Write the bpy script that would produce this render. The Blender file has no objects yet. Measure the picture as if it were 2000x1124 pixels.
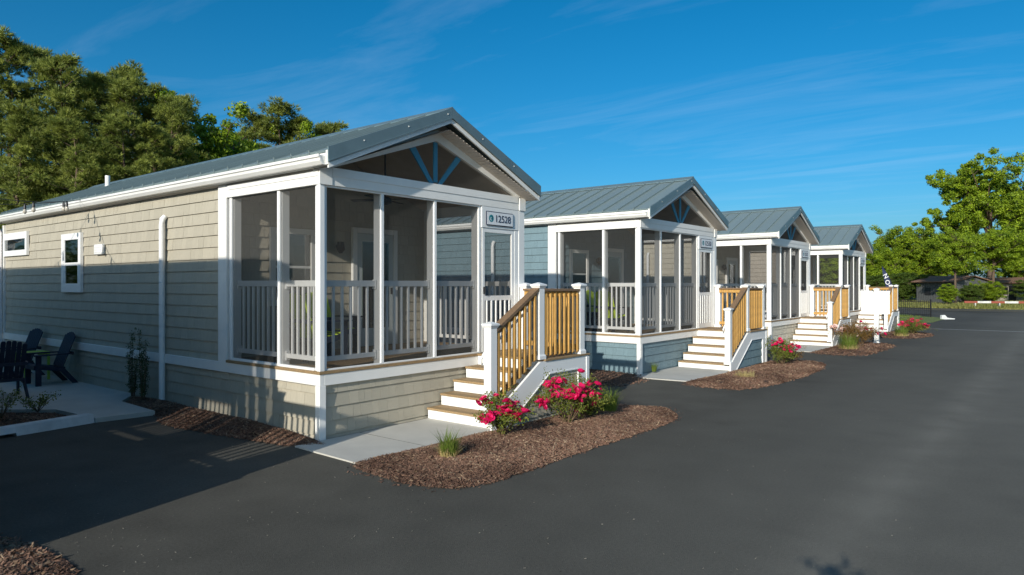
import bpy, bmesh, math, random
import numpy as np
from mathutils import Vector, Matrix, Euler
R = math.radians
scn = bpy.context.scene
random.seed(7)

# ------------------------------------------------------------------ camera
CAM = Vector((-5.523, -7.639, 2.05)); YAW = R(38.7)
cd = bpy.data.cameras.new('camera'); cam = bpy.data.objects.new('camera', cd)
scn.collection.objects.link(cam); scn.camera = cam
cd.sensor_width = 36.0; cd.lens = 36.0*1355/2000; cd.shift_y = -0.003
cd.clip_start = 0.05; cd.clip_end = 3000
cam.location = CAM
cam.rotation_euler = (R(90), 0, math.atan2(math.sin(YAW), math.cos(YAW))-R(90)+0*YAW)
# forward = (cos(yaw'), sin(yaw')): X axis of the row lies 38.7 deg right of the view axis
cam.rotation_euler = (R(90), 0, R(38.7)-R(90))

# ------------------------------------------------------------------ sun + sky
SUNT = Vector((1.0, 0.26, -0.38)).normalized()          # direction the light travels
sd = bpy.data.lights.new('sun', 'SUN'); sd.energy = 3.7; sd.angle = R(0.55); sd.color = (1.0, 0.94, 0.83)
sun = bpy.data.objects.new('sun', sd); scn.collection.objects.link(sun)
sun.rotation_euler = SUNT.to_track_quat('-Z', 'Y').to_euler(); sun.location = (-30, -8, 14)
w = bpy.data.worlds.new('World'); scn.world = w; w.use_nodes = True
nt = w.node_tree; nt.nodes.clear()
def N(tree, t, **kw):
    n = tree.nodes.new(t)
    for k, v in kw.items():
        setattr(n, k, v)
    return n
out = N(nt, 'ShaderNodeOutputWorld'); bg = N(nt, 'ShaderNodeBackground'); sky = N(nt, 'ShaderNodeTexSky')
sky.sky_type = 'NISHITA'; sky.sun_disc = False
sky.sun_elevation = math.asin(-SUNT.z); sky.sun_rotation = math.atan2(-SUNT.x, -SUNT.y)
sky.altitude = 0; sky.air_density = 0.8; sky.dust_density = 1.7; sky.ozone_density = 6.2
hs = N(nt, 'ShaderNodeHueSaturation'); hs.inputs['Saturation'].default_value = 1.24; hs.inputs['Value'].default_value = 1.0
hs.inputs['Hue'].default_value = 0.493
tint = N(nt, 'ShaderNodeMixRGB', blend_type='MULTIPLY'); tint.inputs[0].default_value = 1; tint.inputs[2].default_value = (0.84, 0.87, 0.77, 1)
nt.links.new(sky.outputs[0], tint.inputs[1]); nt.links.new(tint.outputs[0], hs.inputs['Color'])
# faint cirrus wisps, laid out on a high plane (direction / height)
tc = N(nt, 'ShaderNodeTexCoord'); sp = N(nt, 'ShaderNodeSeparateXYZ'); nt.links.new(tc.outputs['Generated'], sp.inputs[0])
def M(op, a, b=None, tree=nt, c=None):
    n = N(tree, 'ShaderNodeMath', operation=op)
    for i, v in enumerate((a, b, c)):
        if v is None: continue
        if isinstance(v, (int, float)): n.inputs[i].default_value = v
        else: tree.links.new(v, n.inputs[i])
    return n.outputs[0]
zc = M('MAXIMUM', sp.outputs[2], 0.03)
cu = M('DIVIDE', sp.outputs[0], zc); cv = M('DIVIDE', sp.outputs[1], zc)
cb = N(nt, 'ShaderNodeCombineXYZ'); nt.links.new(cu, cb.inputs[0]); nt.links.new(cv, cb.inputs[1])
mp = N(nt, 'ShaderNodeMapping'); nt.links.new(cb.outputs[0], mp.inputs[0])
mp.inputs['Rotation'].default_value = (0, 0, 0); mp.inputs['Scale'].default_value = (1.15, 0.34, 1); mp.inputs['Location'].default_value = (2.3, 0.7, 0)
n1 = N(nt, 'ShaderNodeTexNoise'); nt.links.new(mp.outputs[0], n1.inputs['Vector']); n1.inputs['Scale'].default_value = 1.3
n1.inputs['Detail'].default_value = 8; n1.inputs['Roughness'].default_value = 0.62; n1.inputs['Distortion'].default_value = 0.6
rp = N(nt, 'ShaderNodeValToRGB'); nt.links.new(n1.outputs[0], rp.inputs[0])
rp.color_ramp.elements[0].position = 0.50; rp.color_ramp.elements[0].color = (0, 0, 0, 1)
rp.color_ramp.elements[1].position = 0.78; rp.color_ramp.elements[1].color = (0.13, 0.13, 0.13, 1)
wisp = rp.outputs[0]
mx = N(nt, 'ShaderNodeMixRGB'); nt.links.new(wisp, mx.inputs[0]); nt.links.new(hs.outputs[0], mx.inputs[1])
mx.inputs[2].default_value = (3.6, 4.6, 6.0, 1)
nt.links.new(mx.outputs[0], bg.inputs['Color']); bg.inputs['Strength'].default_value = 0.135
nt.links.new(bg.outputs[0], out.inputs[0])
scn.view_settings.view_transform = 'Standard'; scn.view_settings.look = 'None'
scn.view_settings.exposure = 0.34; scn.view_settings.gamma = 1; scn.view_settings.use_curve_mapping = False
scn.render.engine = 'CYCLES'
scn.render.resolution_x = 1024; scn.render.resolution_y = 575
scn.cycles.transparent_max_bounces = 24
scn.cycles.max_bounces = 8

# ------------------------------------------------------------------ materials
def mat(name, col, rough=0.6, metal=0.0, nscale=None, namt=0.0, bump=0.0, bscale=60, rnd=0.0, spec=0.5, stretch=None, col2=None, coord='Object'):
    m = bpy.data.materials.new(name); m.use_nodes = True
    t = m.node_tree; b = t.nodes['Principled BSDF']
    b.inputs['Roughness'].default_value = rough; b.inputs['Metallic'].default_value = metal
    b.inputs['Specular IOR Level'].default_value = spec
    c = (*col, 1)
    b.inputs['Base Color'].default_value = c
    src = None
    tcn = N(t, 'ShaderNodeTexCoord'); vec = tcn.outputs[coord]
    if stretch:
        mpp = N(t, 'ShaderNodeMapping'); mpp.inputs['Scale'].default_value = stretch
        t.links.new(vec, mpp.inputs[0]); vec = mpp.outputs[0]
    if nscale:
        nn = N(t, 'ShaderNodeTexNoise'); nn.inputs['Scale'].default_value = nscale; nn.inputs['Detail'].default_value = 6
        nn.inputs['Roughness'].default_value = 0.6
        t.links.new(vec, nn.inputs['Vector'])
        r = N(t, 'ShaderNodeValToRGB'); t.links.new(nn.outputs[0], r.inputs[0])
        r.color_ramp.elements[0].position = 0.3; r.color_ramp.elements[1].position = 0.72
        lo = tuple(v*(1-namt) for v in col); hi = tuple(min(1, v*(1+namt)) for v in (col2 or col))
        r.color_ramp.elements[0].color = (*lo, 1); r.color_ramp.elements[1].color = (*hi, 1)
        src = r.outputs[0]
    if rnd:
        g = N(t, 'ShaderNodeNewGeometry'); oi = N(t, 'ShaderNodeObjectInfo')
        s = M('FRACT', M('ADD', g.outputs['Random Per Island'], oi.outputs['Random'], t), None, t)
        v = M('MULTIPLY_ADD', s, 2*rnd, t, 1-rnd)
        h = N(t, 'ShaderNodeHueSaturation'); t.links.new(v, h.inputs['Value'])
        if src: t.links.new(src, h.inputs['Color'])
        else: h.inputs['Color'].default_value = c
        src = h.outputs[0]
    if src: t.links.new(src, b.inputs['Base Color'])
    if bump:
        nb = N(t, 'ShaderNodeTexNoise'); nb.inputs['Scale'].default_value = bscale; nb.inputs['Detail'].default_value = 4
        t.links.new(vec, nb.inputs['Vector'])
        bp = N(t, 'ShaderNodeBump'); bp.inputs['Strength'].default_value = bump; bp.inputs['Distance'].default_value = 0.01
        t.links.new(nb.outputs[0], bp.inputs['Height']); t.links.new(bp.outputs[0], b.inputs['Normal'])
    return m
WHITE = mat('white_trim', (0.80, 0.79, 0.76), 0.45, nscale=3, namt=0.04, bump=0.06, bscale=30)
VINYL = mat('white_vinyl', (0.80, 0.80, 0.79), 0.35, nscale=2, namt=0.03)
ALU = mat('gutter_white', (0.78, 0.77, 0.74), 0.4, nscale=1.5, namt=0.06)
SOFFIT = mat('soffit', (0.62, 0.56, 0.50), 0.6)
CEIL = mat('porch_ceiling', (0.50, 0.42, 0.34), 0.7, nscale=4, namt=0.1)
ROOF = mat('roof_metal', (0.21, 0.27, 0.275), 0.42, 0.2, nscale=0.8, namt=0.08, rnd=0.05)
RAKE = mat('rake_metal', (0.14, 0.20, 0.22), 0.42, 0.2, nscale=3, namt=0.1)
TREAD = mat('tread_wood', (0.30, 0.20, 0.10), 0.75, nscale=9, namt=0.3, bump=0.2, stretch=(1, 6, 6), rnd=0.12)
YWOOD = mat('treated_pine', (0.50, 0.28, 0.075), 0.65, nscale=7, namt=0.28, bump=0.15, stretch=(6, 6, 1), rnd=0.16)
RAILW = mat('brown_rail', (0.20, 0.125, 0.07), 0.7, nscale=9, namt=0.25, bump=0.2, stretch=(1, 6, 6))
BLUEW = mat('gable_blue', (0.05, 0.22, 0.33), 0.6, nscale=5, namt=0.08)
NAVY = mat('navy_plastic', (0.012, 0.020, 0.042), 0.7, nscale=8, namt=0.2)
LIME = mat('lime_plastic', (0.50, 0.66, 0.03), 0.5, nscale=8, namt=0.1)
TGREEN = mat('table_green', (0.34, 0.52, 0.07), 0.6, nscale=8, namt=0.1)
BLACK = mat('black_metal', (0.015, 0.015, 0.017), 0.4)
CONC = mat('concrete', (0.50, 0.485, 0.44), 0.85, nscale=1.6, namt=0.10, bump=0.15, bscale=90)
STOP = mat('painted_concrete', (0.62, 0.64, 0.64), 0.7, nscale=4, namt=0.15, bump=0.2, bscale=50)
SIGNW = mat('sign_white', (0.72, 0.74, 0.77), 0.4)
SIGNN = mat('sign_navy', (0.015, 0.025, 0.06), 0.5)
TEAL = mat('sign_teal', (0.02, 0.22, 0.26), 0.5)
DOORM = mat('door_paint', (0.50, 0.55, 0.55), 0.4)
PANEG = mat('pane_green', (0.10, 0.30, 0.12), 0.8)  # green reflections of the porch glass, put into a plain colour
BLIND = mat('window_blind', (0.55, 0.53, 0.50), 0.6)
BARK = mat('bark', (0.11, 0.075, 0.05), 0.9, nscale=6, namt=0.35, bump=0.5, bscale=12, stretch=(3, 3, 0.6))
TWIG = mat('twig', (0.14, 0.09, 0.05), 0.8)
GLOBE = mat('bulb_glass', (0.55, 0.50, 0.42), 0.1)
def siding(name, col):
    return mat(name, col, 0.65, nscale=10, namt=0.07, bump=0.28, bscale=16, stretch=(7, 7, 0.8), rnd=0.05)
BEIGE = siding('beige_siding', (0.42, 0.385, 0.305))
BLUES = siding('blue_siding', (0.155, 0.235, 0.27))
TANS = siding('cream_siding', (0.53, 0.49, 0.40))
BROWNS = siding('taupe_siding', (0.33, 0.29, 0.24))
GREYS = siding('grey_siding', (0.30, 0.31, 0.31))

def glass_mat(name, tint=(0.02, 0.03, 0.03), a=0.55):
    m = bpy.data.materials.new(name); m.use_nodes = True; t = m.node_tree; t.nodes.clear()
    o = N(t, 'ShaderNodeOutputMaterial'); gl = N(t, 'ShaderNodeBsdfGlossy'); tr = N(t, 'ShaderNodeBsdfTransparent')
    gl.inputs['Roughness'].default_value = 0.03; gl.inputs['Color'].default_value = (0.9, 0.93, 0.95, 1)
    tr.inputs['Color'].default_value = (a, a*1.03, a, 1)
    fr = N(t, 'ShaderNodeFresnel'); fr.inputs[0].default_value = 1.6
    f = M('MULTIPLY_ADD', fr.outputs[0], 1.0, t, 0.06)
    mxs = N(t, 'ShaderNodeMixShader'); t.links.new(f, mxs.inputs[0]); t.links.new(tr.outputs[0], mxs.inputs[1]); t.links.new(gl.outputs[0], mxs.inputs[2])
    t.links.new(mxs.outputs[0], o.inputs[0]); return m
GLASS = glass_mat('window_glass')
def screen_mat():
    # woven insect screen: open area shrinks with the slant at which it is seen or lit
    m = bpy.data.materials.new('insect_screen'); m.use_nodes = True; t = m.node_tree; t.nodes.clear()
    o = N(t, 'ShaderNodeOutputMaterial'); df = N(t, 'ShaderNodeBsdfDiffuse'); tr = N(t, 'ShaderNodeBsdfTransparent')
    df.inputs['Color'].default_value = (0.085, 0.083, 0.078, 1)
    g = N(t, 'ShaderNodeNewGeometry'); d = N(t, 'ShaderNodeVectorMath', operation='DOT_PRODUCT')
    t.links.new(g.outputs['Incoming'], d.inputs[0]); t.links.new(g.outputs['Normal'], d.inputs[1])
    c = M('MAXIMUM', M('ABSOLUTE', d.outputs['Value'], None, t), 0.12, t)
    T = M('EXPONENT', M('DIVIDE', -0.31, c, t), None, t)
    mxs = N(t, 'ShaderNodeMixShader'); t.links.new(T, mxs.inputs[0]); t.links.new(df.outputs[0], mxs.inputs[1]); t.links.new(tr.outputs[0], mxs.inputs[2])
    t.links.new(mxs.outputs[0], o.inputs[0]); return m
SCREEN = screen_mat()
def leaf_mat(name, c1, c2, trans=0.35, rough=0.5, clump=0.9):
    m = bpy.data.materials.new(name); m.use_nodes = True; t = m.node_tree; t.nodes.clear()
    o = N(t, 'ShaderNodeOutputMaterial'); g = N(t, 'ShaderNodeNewGeometry')
    r = N(t, 'ShaderNodeValToRGB')
    r.color_ramp.elements[0].color = (*c1, 1); r.color_ramp.elements[1].color = (*c2, 1)
    p = N(t, 'ShaderNodeBsdfPrincipled'); p.inputs['Roughness'].default_value = rough; p.inputs['Specular IOR Level'].default_value = 0.3
    tl = N(t, 'ShaderNodeBsdfTranslucent')
    tcl = N(t, 'ShaderNodeTexCoord'); nl_ = N(t, 'ShaderNodeTexNoise'); nl_.inputs['Scale'].default_value = clump; nl_.inputs['Detail'].default_value = 2
    t.links.new(tcl.outputs['Object'], nl_.inputs['Vector']); mr = N(t, 'ShaderNodeMapRange'); mr.inputs['From Min'].default_value = .35; mr.inputs['From Max'].default_value = .65
    t.links.new(nl_.outputs[0], mr.inputs['Value']); t.links.new(M('ADD', M('MULTIPLY', g.outputs['Random Per Island'], .55, t), M('MULTIPLY', mr.outputs[0], .45, t), t), r.inputs[0])
    t.links.new(r.outputs[0], p.inputs['Base Color']); t.links.new(r.outputs[0], tl.inputs['Color'])
    mxs = N(t, 'ShaderNodeMixShader'); mxs.inputs[0].default_value = trans
    t.links.new(p.outputs[0], mxs.inputs[1]); t.links.new(tl.outputs[0], mxs.inputs[2]); t.links.new(mxs.outputs[0], o.inputs[0]); return m
PINE = leaf_mat('pine_needles', (0.04, 0.08, 0.016), (0.40, 0.44, 0.09), 0.26)
LEAF = leaf_mat('broad_leaves', (0.07, 0.14, 0.012), (0.40, 0.52, 0.03), 0.4)
LEAFD = leaf_mat('dark_leaves', (0.045, 0.09, 0.014), (0.14, 0.20, 0.030), 0.35)
LEAFR = leaf_mat('rose_leaves', (0.09, 0.13, 0.015), (0.26, 0.28, 0.05), 0.35)
LEAFO = leaf_mat('autumn_rose_leaves', (0.13, 0.11, 0.02), (0.30, 0.13, 0.04), 0.35)
HOLLY = leaf_mat('holly_leaves', (0.03, 0.055, 0.015), (0.10, 0.14, 0.05), 0.2)
GRASS = leaf_mat('grass_blades', (0.10, 0.17, 0.02), (0.28, 0.34, 0.07), 0.4)
STRAW = leaf_mat('straw_blades', (0.42, 0.32, 0.13), (0.62, 0.52, 0.26), 0.3)
FIELD = leaf_mat('field_grass', (0.11, 0.15, 0.03), (0.34, 0.31, 0.10), 0.3)
RED = leaf_mat('rose_red', (0.55, 0.004, 0.06), (0.86, 0.025, 0.19), 0.25)
PINK = leaf_mat('rose_pale', (0.75, 0.35, 0.33), (0.85, 0.75, 0.68), 0.25)
MCHIP = leaf_mat('mulch_chips', (0.040, 0.019, 0.013), (0.32, 0.185, 0.125), 0.0, 0.9)
MCHIPL = leaf_mat('pale_chips', (0.08, 0.042, 0.026), (0.44, 0.32, 0.21), 0.0, 0.9)
MULCH = mat('mulch_ground', (0.075, 0.038, 0.022), 0.95, nscale=25, namt=0.5, bump=0.8, bscale=45)
STONE = leaf_mat('stone_bits', (0.08, 0.075, 0.07), (0.30, 0.28, 0.23), 0.0, 0.9)

def asphalt():
    m = bpy.data.materials.new('asphalt'); m.use_nodes = True; t = m.node_tree; b = t.nodes['Principled BSDF']
    b.inputs['Roughness'].default_value = 0.9; b.inputs['Specular IOR Level'].default_value = 0.22
    g = N(t, 'ShaderNodeTexCoord')
    def noise(s, d=4, sc=None):
        n = N(t, 'ShaderNodeTexNoise'); n.inputs['Scale'].default_value = s; n.inputs['Detail'].default_value = d
        v = g.outputs['Object']
        if sc:
            q = N(t, 'ShaderNodeMapping'); q.inputs['Scale'].default_value = sc; t.links.new(v, q.inputs[0]); v = q.outputs[0]
        t.links.new(v, n.inputs['Vector']); return n.outputs[0]
    big = noise(0.22, 5); mid = noise(1.7, 6); fine = noise(120, 3); grain = noise(38, 5); lane = noise(1.0, 4, (0.05, 0.55, 1))
    s = N(t, 'ShaderNodeSeparateXYZ'); t.links.new(g.outputs['Object'], s.inputs[0])
    # the older, dustier travel lane lies along the drive (lower Y)
    ln = N(t, 'ShaderNodeMapRange'); ln.inputs['From Min'].default_value = -2.6; ln.inputs['From Max'].default_value = -5.6
    t.links.new(M('ADD', s.outputs[1], M('MULTIPLY', mid, 1.2, t), t), ln.inputs['Value'])
    k = M('MULTIPLY_ADD', ln.outputs[0], 0.042, t, 0.076)
    # worn pale wheel path
    wp = M('ABSOLUTE', M('ADD', s.outputs[1], 6.25, t), None, t)
    wpm = N(t, 'ShaderNodeMapRange'); wpm.inputs['From Min'].default_value = 0.45; wpm.inputs['From Max'].default_value = 0.0
    t.links.new(wp, wpm.inputs['Value'])
    k = M('ADD', k, M('MULTIPLY', M('MULTIPLY', wpm.outputs[0], mid, t), 0.05, t), t)
    k = M('ADD', k, M('MULTIPLY', M('SUBTRACT', lane, 0.5, t), 0.035, t), t)
    k = M('ADD', k, M('MULTIPLY', M('SUBTRACT', big, 0.5, t), 0.05, t), t)
    k = M('ADD', k, M('MULTIPLY', M('SUBTRACT', fine, 0.5, t), 0.055, t), t)
    k = M('ADD', k, M('MULTIPLY', M('SUBTRACT', grain, 0.5, t), 0.05, t), t)
    k = M('ADD', k, M('MULTIPLY', M('SUBTRACT', mid, 0.5, t), 0.045, t), t)
    def specks(sc, rad, seed):
        vv = N(t, 'ShaderNodeTexVoronoi'); vv.inputs['Scale'].default_value = sc; mq = N(t, 'ShaderNodeMapping'); mq.inputs['Location'].default_value = (seed, seed*.7, 0); mq.inputs['Scale'].default_value = (.8, 1.3, 0)
        t.links.new(g.outputs['Object'], mq.inputs[0]); t.links.new(mq.outputs[0], vv.inputs['Vector'])
        sc_ = N(t, 'ShaderNodeSeparateColor'); t.links.new(vv.outputs['Color'], sc_.inputs[0])
        return M('MULTIPLY', M('LESS_THAN', vv.outputs['Distance'], rad, t), M('GREATER_THAN', sc_.outputs[0], .6, t), t)
    k = M('ADD', k, M('MULTIPLY', specks(9, .045, 3.1), .05, t), t); k = M('SUBTRACT', k, M('MULTIPLY', specks(5, .05, 9.7), .04, t), t); k = M('ADD', k, M('MULTIPLY', specks(24, .10, 1.7), .03, t), t)
    st_ = N(t, 'ShaderNodeMapRange'); st_.inputs['From Min'].default_value = .60; st_.inputs['From Max'].default_value = .72; t.links.new(noise(.55, 3, (1, .6, 1)), st_.inputs['Value'])
    k = M('SUBTRACT', k, M('MULTIPLY', st_.outputs[0], .018, t), t)
    k = M('MAXIMUM', k, 0.018, t)
    cmb = N(t, 'ShaderNodeCombineColor'); t.links.new(M('MULTIPLY', k, 1.06, t), cmb.inputs[0]); t.links.new(k, cmb.inputs[1]); t.links.new(M('MULTIPLY', k, 0.84, t), cmb.inputs[2])
    t.links.new(cmb.outputs[0], b.inputs['Base Color'])
    bp = N(t, 'ShaderNodeBump'); bp.inputs['Strength'].default_value = 0.6; bp.inputs['Distance'].default_value = 0.006
    t.links.new(fine, bp.inputs['Height']); t.links.new(bp.outputs[0], b.inputs['Normal']); return m
ASPH = asphalt()
GROUND = mat('field_soil', (0.13, 0.13, 0.045), 0.95, nscale=0.8, namt=0.4, bump=0.5, bscale=8, col2=(0.24, 0.20, 0.09))
LAWN = mat('lawn', (0.09, 0.13, 0.02), 0.95, nscale=3, namt=0.4, bump=0.7, bscale=30, col2=(0.16, 0.19, 0.04))

# ------------------------------------------------------------------ helpers
ABS = {}
def tag(o, label=None, cat=None, group=None, kind=None):
    if label: o['label'] = label
    if cat: o['category'] = cat
    if group: o['group'] = group
    if kind: o['kind'] = kind
    return o
def empty(name, loc, rz=0.0):
    o = bpy.data.objects.new(name, None); scn.collection.objects.link(o)
    o.location = loc; o.rotation_euler = (0, 0, rz); o.empty_display_size = 0.3; ABS[o] = Vector((0, 0, 0)); return o
def put(name, mesh, loc=(0, 0, 0), parent=None, rot=None, scale=None):
    o = bpy.data.objects.new(name, mesh); scn.collection.objects.link(o); loc = Vector(loc)
    if parent is not None:
        o.parent = parent; o.location = loc - ABS.get(parent, Vector((0, 0, 0)))
    else: o.location = loc
    if rot is not None: o.rotation_euler = rot
    if scale is not None: o.scale = scale
    ABS[o] = loc if parent is not None else Vector((0, 0, 0)); return o
_bc = {}
def box_mesh(dx, dy, dz, m, bev=0.004):
    k = (round(dx, 4), round(dy, 4), round(dz, 4), m.name, bev)
    if k in _bc: return _bc[k]
    bm = bmesh.new(); bmesh.ops.create_cube(bm, size=1)
    for v in bm.verts: v.co = Vector((v.co.x*dx, v.co.y*dy, v.co.z*dz))
    b = min(bev, min(dx, dy, dz)*0.3)
    if bev > 0: bmesh.ops.bevel(bm, geom=bm.edges[:], offset=b, segments=1, affect='EDGES')
    me = bpy.data.meshes.new('box'); bm.to_mesh(me); bm.free(); me.materials.append(m); _bc[k] = me; return me
def box(name, x0, x1, y0, y1, z0, z1, m, parent=None, bev=0.004):
    return put(name, box_mesh(x1-x0, y1-y0, z1-z0, m, bev), ((x0+x1)/2, (y0+y1)/2, (z0+z1)/2), parent)
def prism_mesh(pts, axis, a, b, m):
    """polygon extruded: axis 'Y' takes (x,z) points, 'X' takes (y,z), 'Z' takes (x,y)"""
    def P(p, t):
        return {'Y': (p[0], t, p[1]), 'X': (t, p[0], p[1]), 'Z': (p[0], p[1], t)}[axis]
    n = len(pts); vs = [P(p, a) for p in pts]+[P(p, b) for p in pts]
    fs = [tuple(range(n)), tuple(range(2*n-1, n-1, -1))]+[(i, i+n, (i+1) % n+n, (i+1) % n) for i in range(n)]
    me = bpy.data.meshes.new('prism'); me.from_pydata(vs, [], fs); me.update()
    bm = bmesh.new(); bm.from_mesh(me); bmesh.ops.recalc_face_normals(bm, faces=bm.faces); bm.to_mesh(me); bm.free()
    me.materials.append(m); return me
def prism(name, pts, axis, a, b, m, parent=None):
    return put(name, prism_mesh(pts, axis, a, b, m), (0, 0, 0), parent)
def np_mesh(name, V, F, m, smooth=False):
    V = np.asarray(V, dtype=np.float32); F = np.asarray(F, dtype=np.int32)
    me = bpy.data.meshes.new(name); k = F.shape[1]
    me.vertices.add(len(V)); me.vertices.foreach_set('co', V.ravel())
    me.loops.add(F.size); me.loops.foreach_set('vertex_index', F.ravel())
    me.polygons.add(len(F)); me.polygons.foreach_set('loop_start', np.arange(0, F.size, k, dtype=np.int32))
    me.polygons.foreach_set('loop_total', np.full(len(F), k, dtype=np.int32))
    me.update(calc_edges=True); me.materials.append(m)
    me.polygons.foreach_set('use_smooth', np.full(len(F), bool(smooth)))
    return me
def tube_data(pts, rads, seg=6):
    V = []; F = []; pts = [Vector(p) for p in pts]
    for i, p in enumerate(pts):
        d = (pts[min(i+1, len(pts)-1)]-pts[max(i-1, 0)]).normalized()
        a = d.orthogonal().normalized() if abs(d.z) < 0.99 else Vector((1, 0, 0)); b = d.cross(a)
        if abs(d.z) >= 0.99: b = Vector((0, 1, 0))
        for k in range(seg):
            t = 2*math.pi*k/seg; V.append(p+(a*math.cos(t)+b*math.sin(t))*rads[i])
    for i in range(len(pts)-1):
        for k in range(seg):
            F.append((i*seg+k, i*seg+(k+1) % seg, (i+1)*seg+(k+1) % seg, (i+1)*seg+k))
    return [tuple(v) for v in V], F
def tubes_mesh(name, lst, m, seg=6):
    V = []; F = []
    for pts, rads in lst:
        v, f = tube_data(pts, rads, seg); o = len(V); V += v; F += [tuple(i+o for i in q) for q in f]
    return np_mesh(name, V, F, m, True)
def multibox(name, boxes, m, parent=None):
    V = []; F = []
    for (x0, x1, y0, y1, z0, z1) in boxes:
        o = len(V); V += [(x, y, z) for x in (x0, x1) for y in (y0, y1) for z in (z0, z1)]
        F += [tuple(o+i for i in q) for q in ((0, 1, 3, 2), (4, 6, 7, 5), (0, 4, 5, 1), (2, 3, 7, 6), (0, 2, 6, 4), (1, 5, 7, 3))]
    return put(name, np_mesh(name, V, F, m), (0, 0, 0), parent)

# ------------------------------------------------------------------ shingles
EXP = 0.184; ZOFF = 0.056; BUTT = 0.022
_sh = {}
def shingle_unit(m):
    # unit shingle in the (u, z) plane, outward = -w ; bottom edge is proud of the top
    if m.name in _sh: return _sh[m.name]
    g = []
    V = [(0, -BUTT, 0), (1, -BUTT, 0), (1, -0.005, 1), (0, -0.005, 1), (0, 0.002, 0), (1, 0.002, 0), (1, 0.002, 1), (0, 0.002, 1)]
    F = [(0, 1, 2, 3), (4, 5, 1, 0), (1, 5, 6, 2), (4, 0, 3, 7)]
    me = bpy.data.meshes.new('shingle'); me.from_pydata(V, [], F); me.materials.append(m); me.update(); _sh[m.name] = me; return me
def shingle_rects(u0, u1, z0, z1, rng, poly=None):
    res = []; k = math.floor((z0-ZOFF)/EXP)
    while ZOFF+k*EXP < z1-0.01:
        a = max(z0, ZOFF+k*EXP); b = min(z1, ZOFF+(k+1)*EXP-0.010)
        u = u0-rng.uniform(0, 0.1)
        while u < u1-0.01:
            wd = rng.choice((0.10, 0.13, 0.16, 0.19, 0.22)); s = max(u, u0)+0.0013; e = min(u+wd, u1)-0.0013
            if e-s > 0.012 and b-a > 0.02:
                if poly: 
                    ok = poly(s, e, a, b)
                    if ok: res.append(ok)
                else: res.append((s, e, a, b))
            u += wd
        k += 1
    return res
def lay_shingles(parent, areas, m, limit, seed):
    """areas: list of (face, plane, u0,u1,z0,z1[,clip]); nearest first. face F: outward -Y, L: outward -X, R: outward +X, B: +Y"""
    rng = random.Random(seed); cnt = 0; V = []; F = []
    base = shingle_unit(m)
    UV = [tuple(v.co) for v in base.vertices]; UF = [tuple(p.vertices) for p in base.polygons]
    for ar in areas:
        face, pl, u0, u1, z0, z1 = ar[:6]; par = ar[6] if len(ar) > 6 else parent
        clip = ar[7] if len(ar) > 7 else None
        for (s, e, a, b) in shingle_rects(u0, u1, z0, z1, rng, clip):
            j = rng.uniform(-0.0015, 0.0015)
            if cnt < limit:
                if face == 'F': loc = (s, pl+j, a); rz = 0; sc = (e-s, 1, b-a)
                elif face == 'L': loc = (pl+j, e, a); rz = -math.pi/2; sc = (e-s, 1, b-a)
                elif face == 'R': loc = (pl+j, s, a); rz = math.pi/2; sc = (e-s, 1, b-a)
                put('shingle', base, loc, par, (0, 0, rz), sc); cnt += 1
            else:
                o = len(V)
                for (x, y, z) in UV:
                    U = s+x*(e-s); W = y+j; Z = a+z*(b-a)
                    V.append({'F': (U, pl+W, Z), 'L': (pl+W, s+e-U, Z), 'R': (pl-W, U, Z), 'B': (s+e-U, pl-W, Z)}[face])
                F += [tuple(o+i for i in q) for q in UF]
    if V: tag(put('shingles', np_mesh('shingles', V, F, m), (0, 0, 0), parent), kind='stuff')

def text_mesh(s, size, m, ext=0.004, bold=0.0):
    c = bpy.data.curves.new('lettering', 'FONT'); c.body = s; c.size = size; c.extrude = ext; c.align_x = 'LEFT'; c.align_y = 'CENTER'; c.offset = bold
    o = bpy.data.objects.new('tmp', c); scn.collection.objects.link(o)
    dg = bpy.context.evaluated_depsgraph_get(); me = bpy.data.meshes.new_from_object(o.evaluated_get(dg)); bpy.data.objects.remove(o)
    me.materials.clear(); me.materials.append(m); return me

# ------------------------------------------------------------------ newel cap + post
def newel_mesh(h, s=0.13, foot=True):
    prof = []
    if foot: prof += [(s/2+.018, 0), (s/2+.018, .05), (s/2+.006, .07)]
    prof += [(s/2, .07 if foot else 0), (s/2, h-.09), (s/2+.008, h-.085), (s/2+.022, h-.06), (s/2+.028, h-.052), (s/2+.028, h-.03), (0.012, h)]
    V = []; F = []
    for r, z in prof: V += [(-r, -r, z), (r, -r, z), (r, r, z), (-r, r, z)]
    for i in range(len(prof)-1):
        for k in range(4): F.append((4*i+k, 4*i+(k+1) % 4, 4*i+4+(k+1) % 4, 4*i+4+k))
    F.append((len(V)-4, len(V)-3, len(V)-2, len(V)-1))
    return np_mesh('newel', V, F, VINYL)
NEWEL = newel_mesh(1.17); NEWEL1 = newel_mesh(1.345)
# a pine baluster with bevelled ends
def baluster_mesh(h):
    s = .019
    V = [(-s, -s, .03), (s, -s, .03), (s, s, 0), (-s, s, 0), (-s, -s, h-.035), (s, -s, h-.035), (s, s, h), (-s, s, h)]
    F = [(0, 3, 2, 1), (4, 5, 6, 7), (0, 1, 5, 4), (1, 2, 6, 5), (2, 3, 7, 6), (3, 0, 4, 7)]
    me = bpy.data.meshes.new('baluster'); me.from_pydata(V, [], F); me.materials.append(YWOOD); me.update(); return me
BAL_S = baluster_mesh(1.03); BAL_L = baluster_mesh(1.0)

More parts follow.
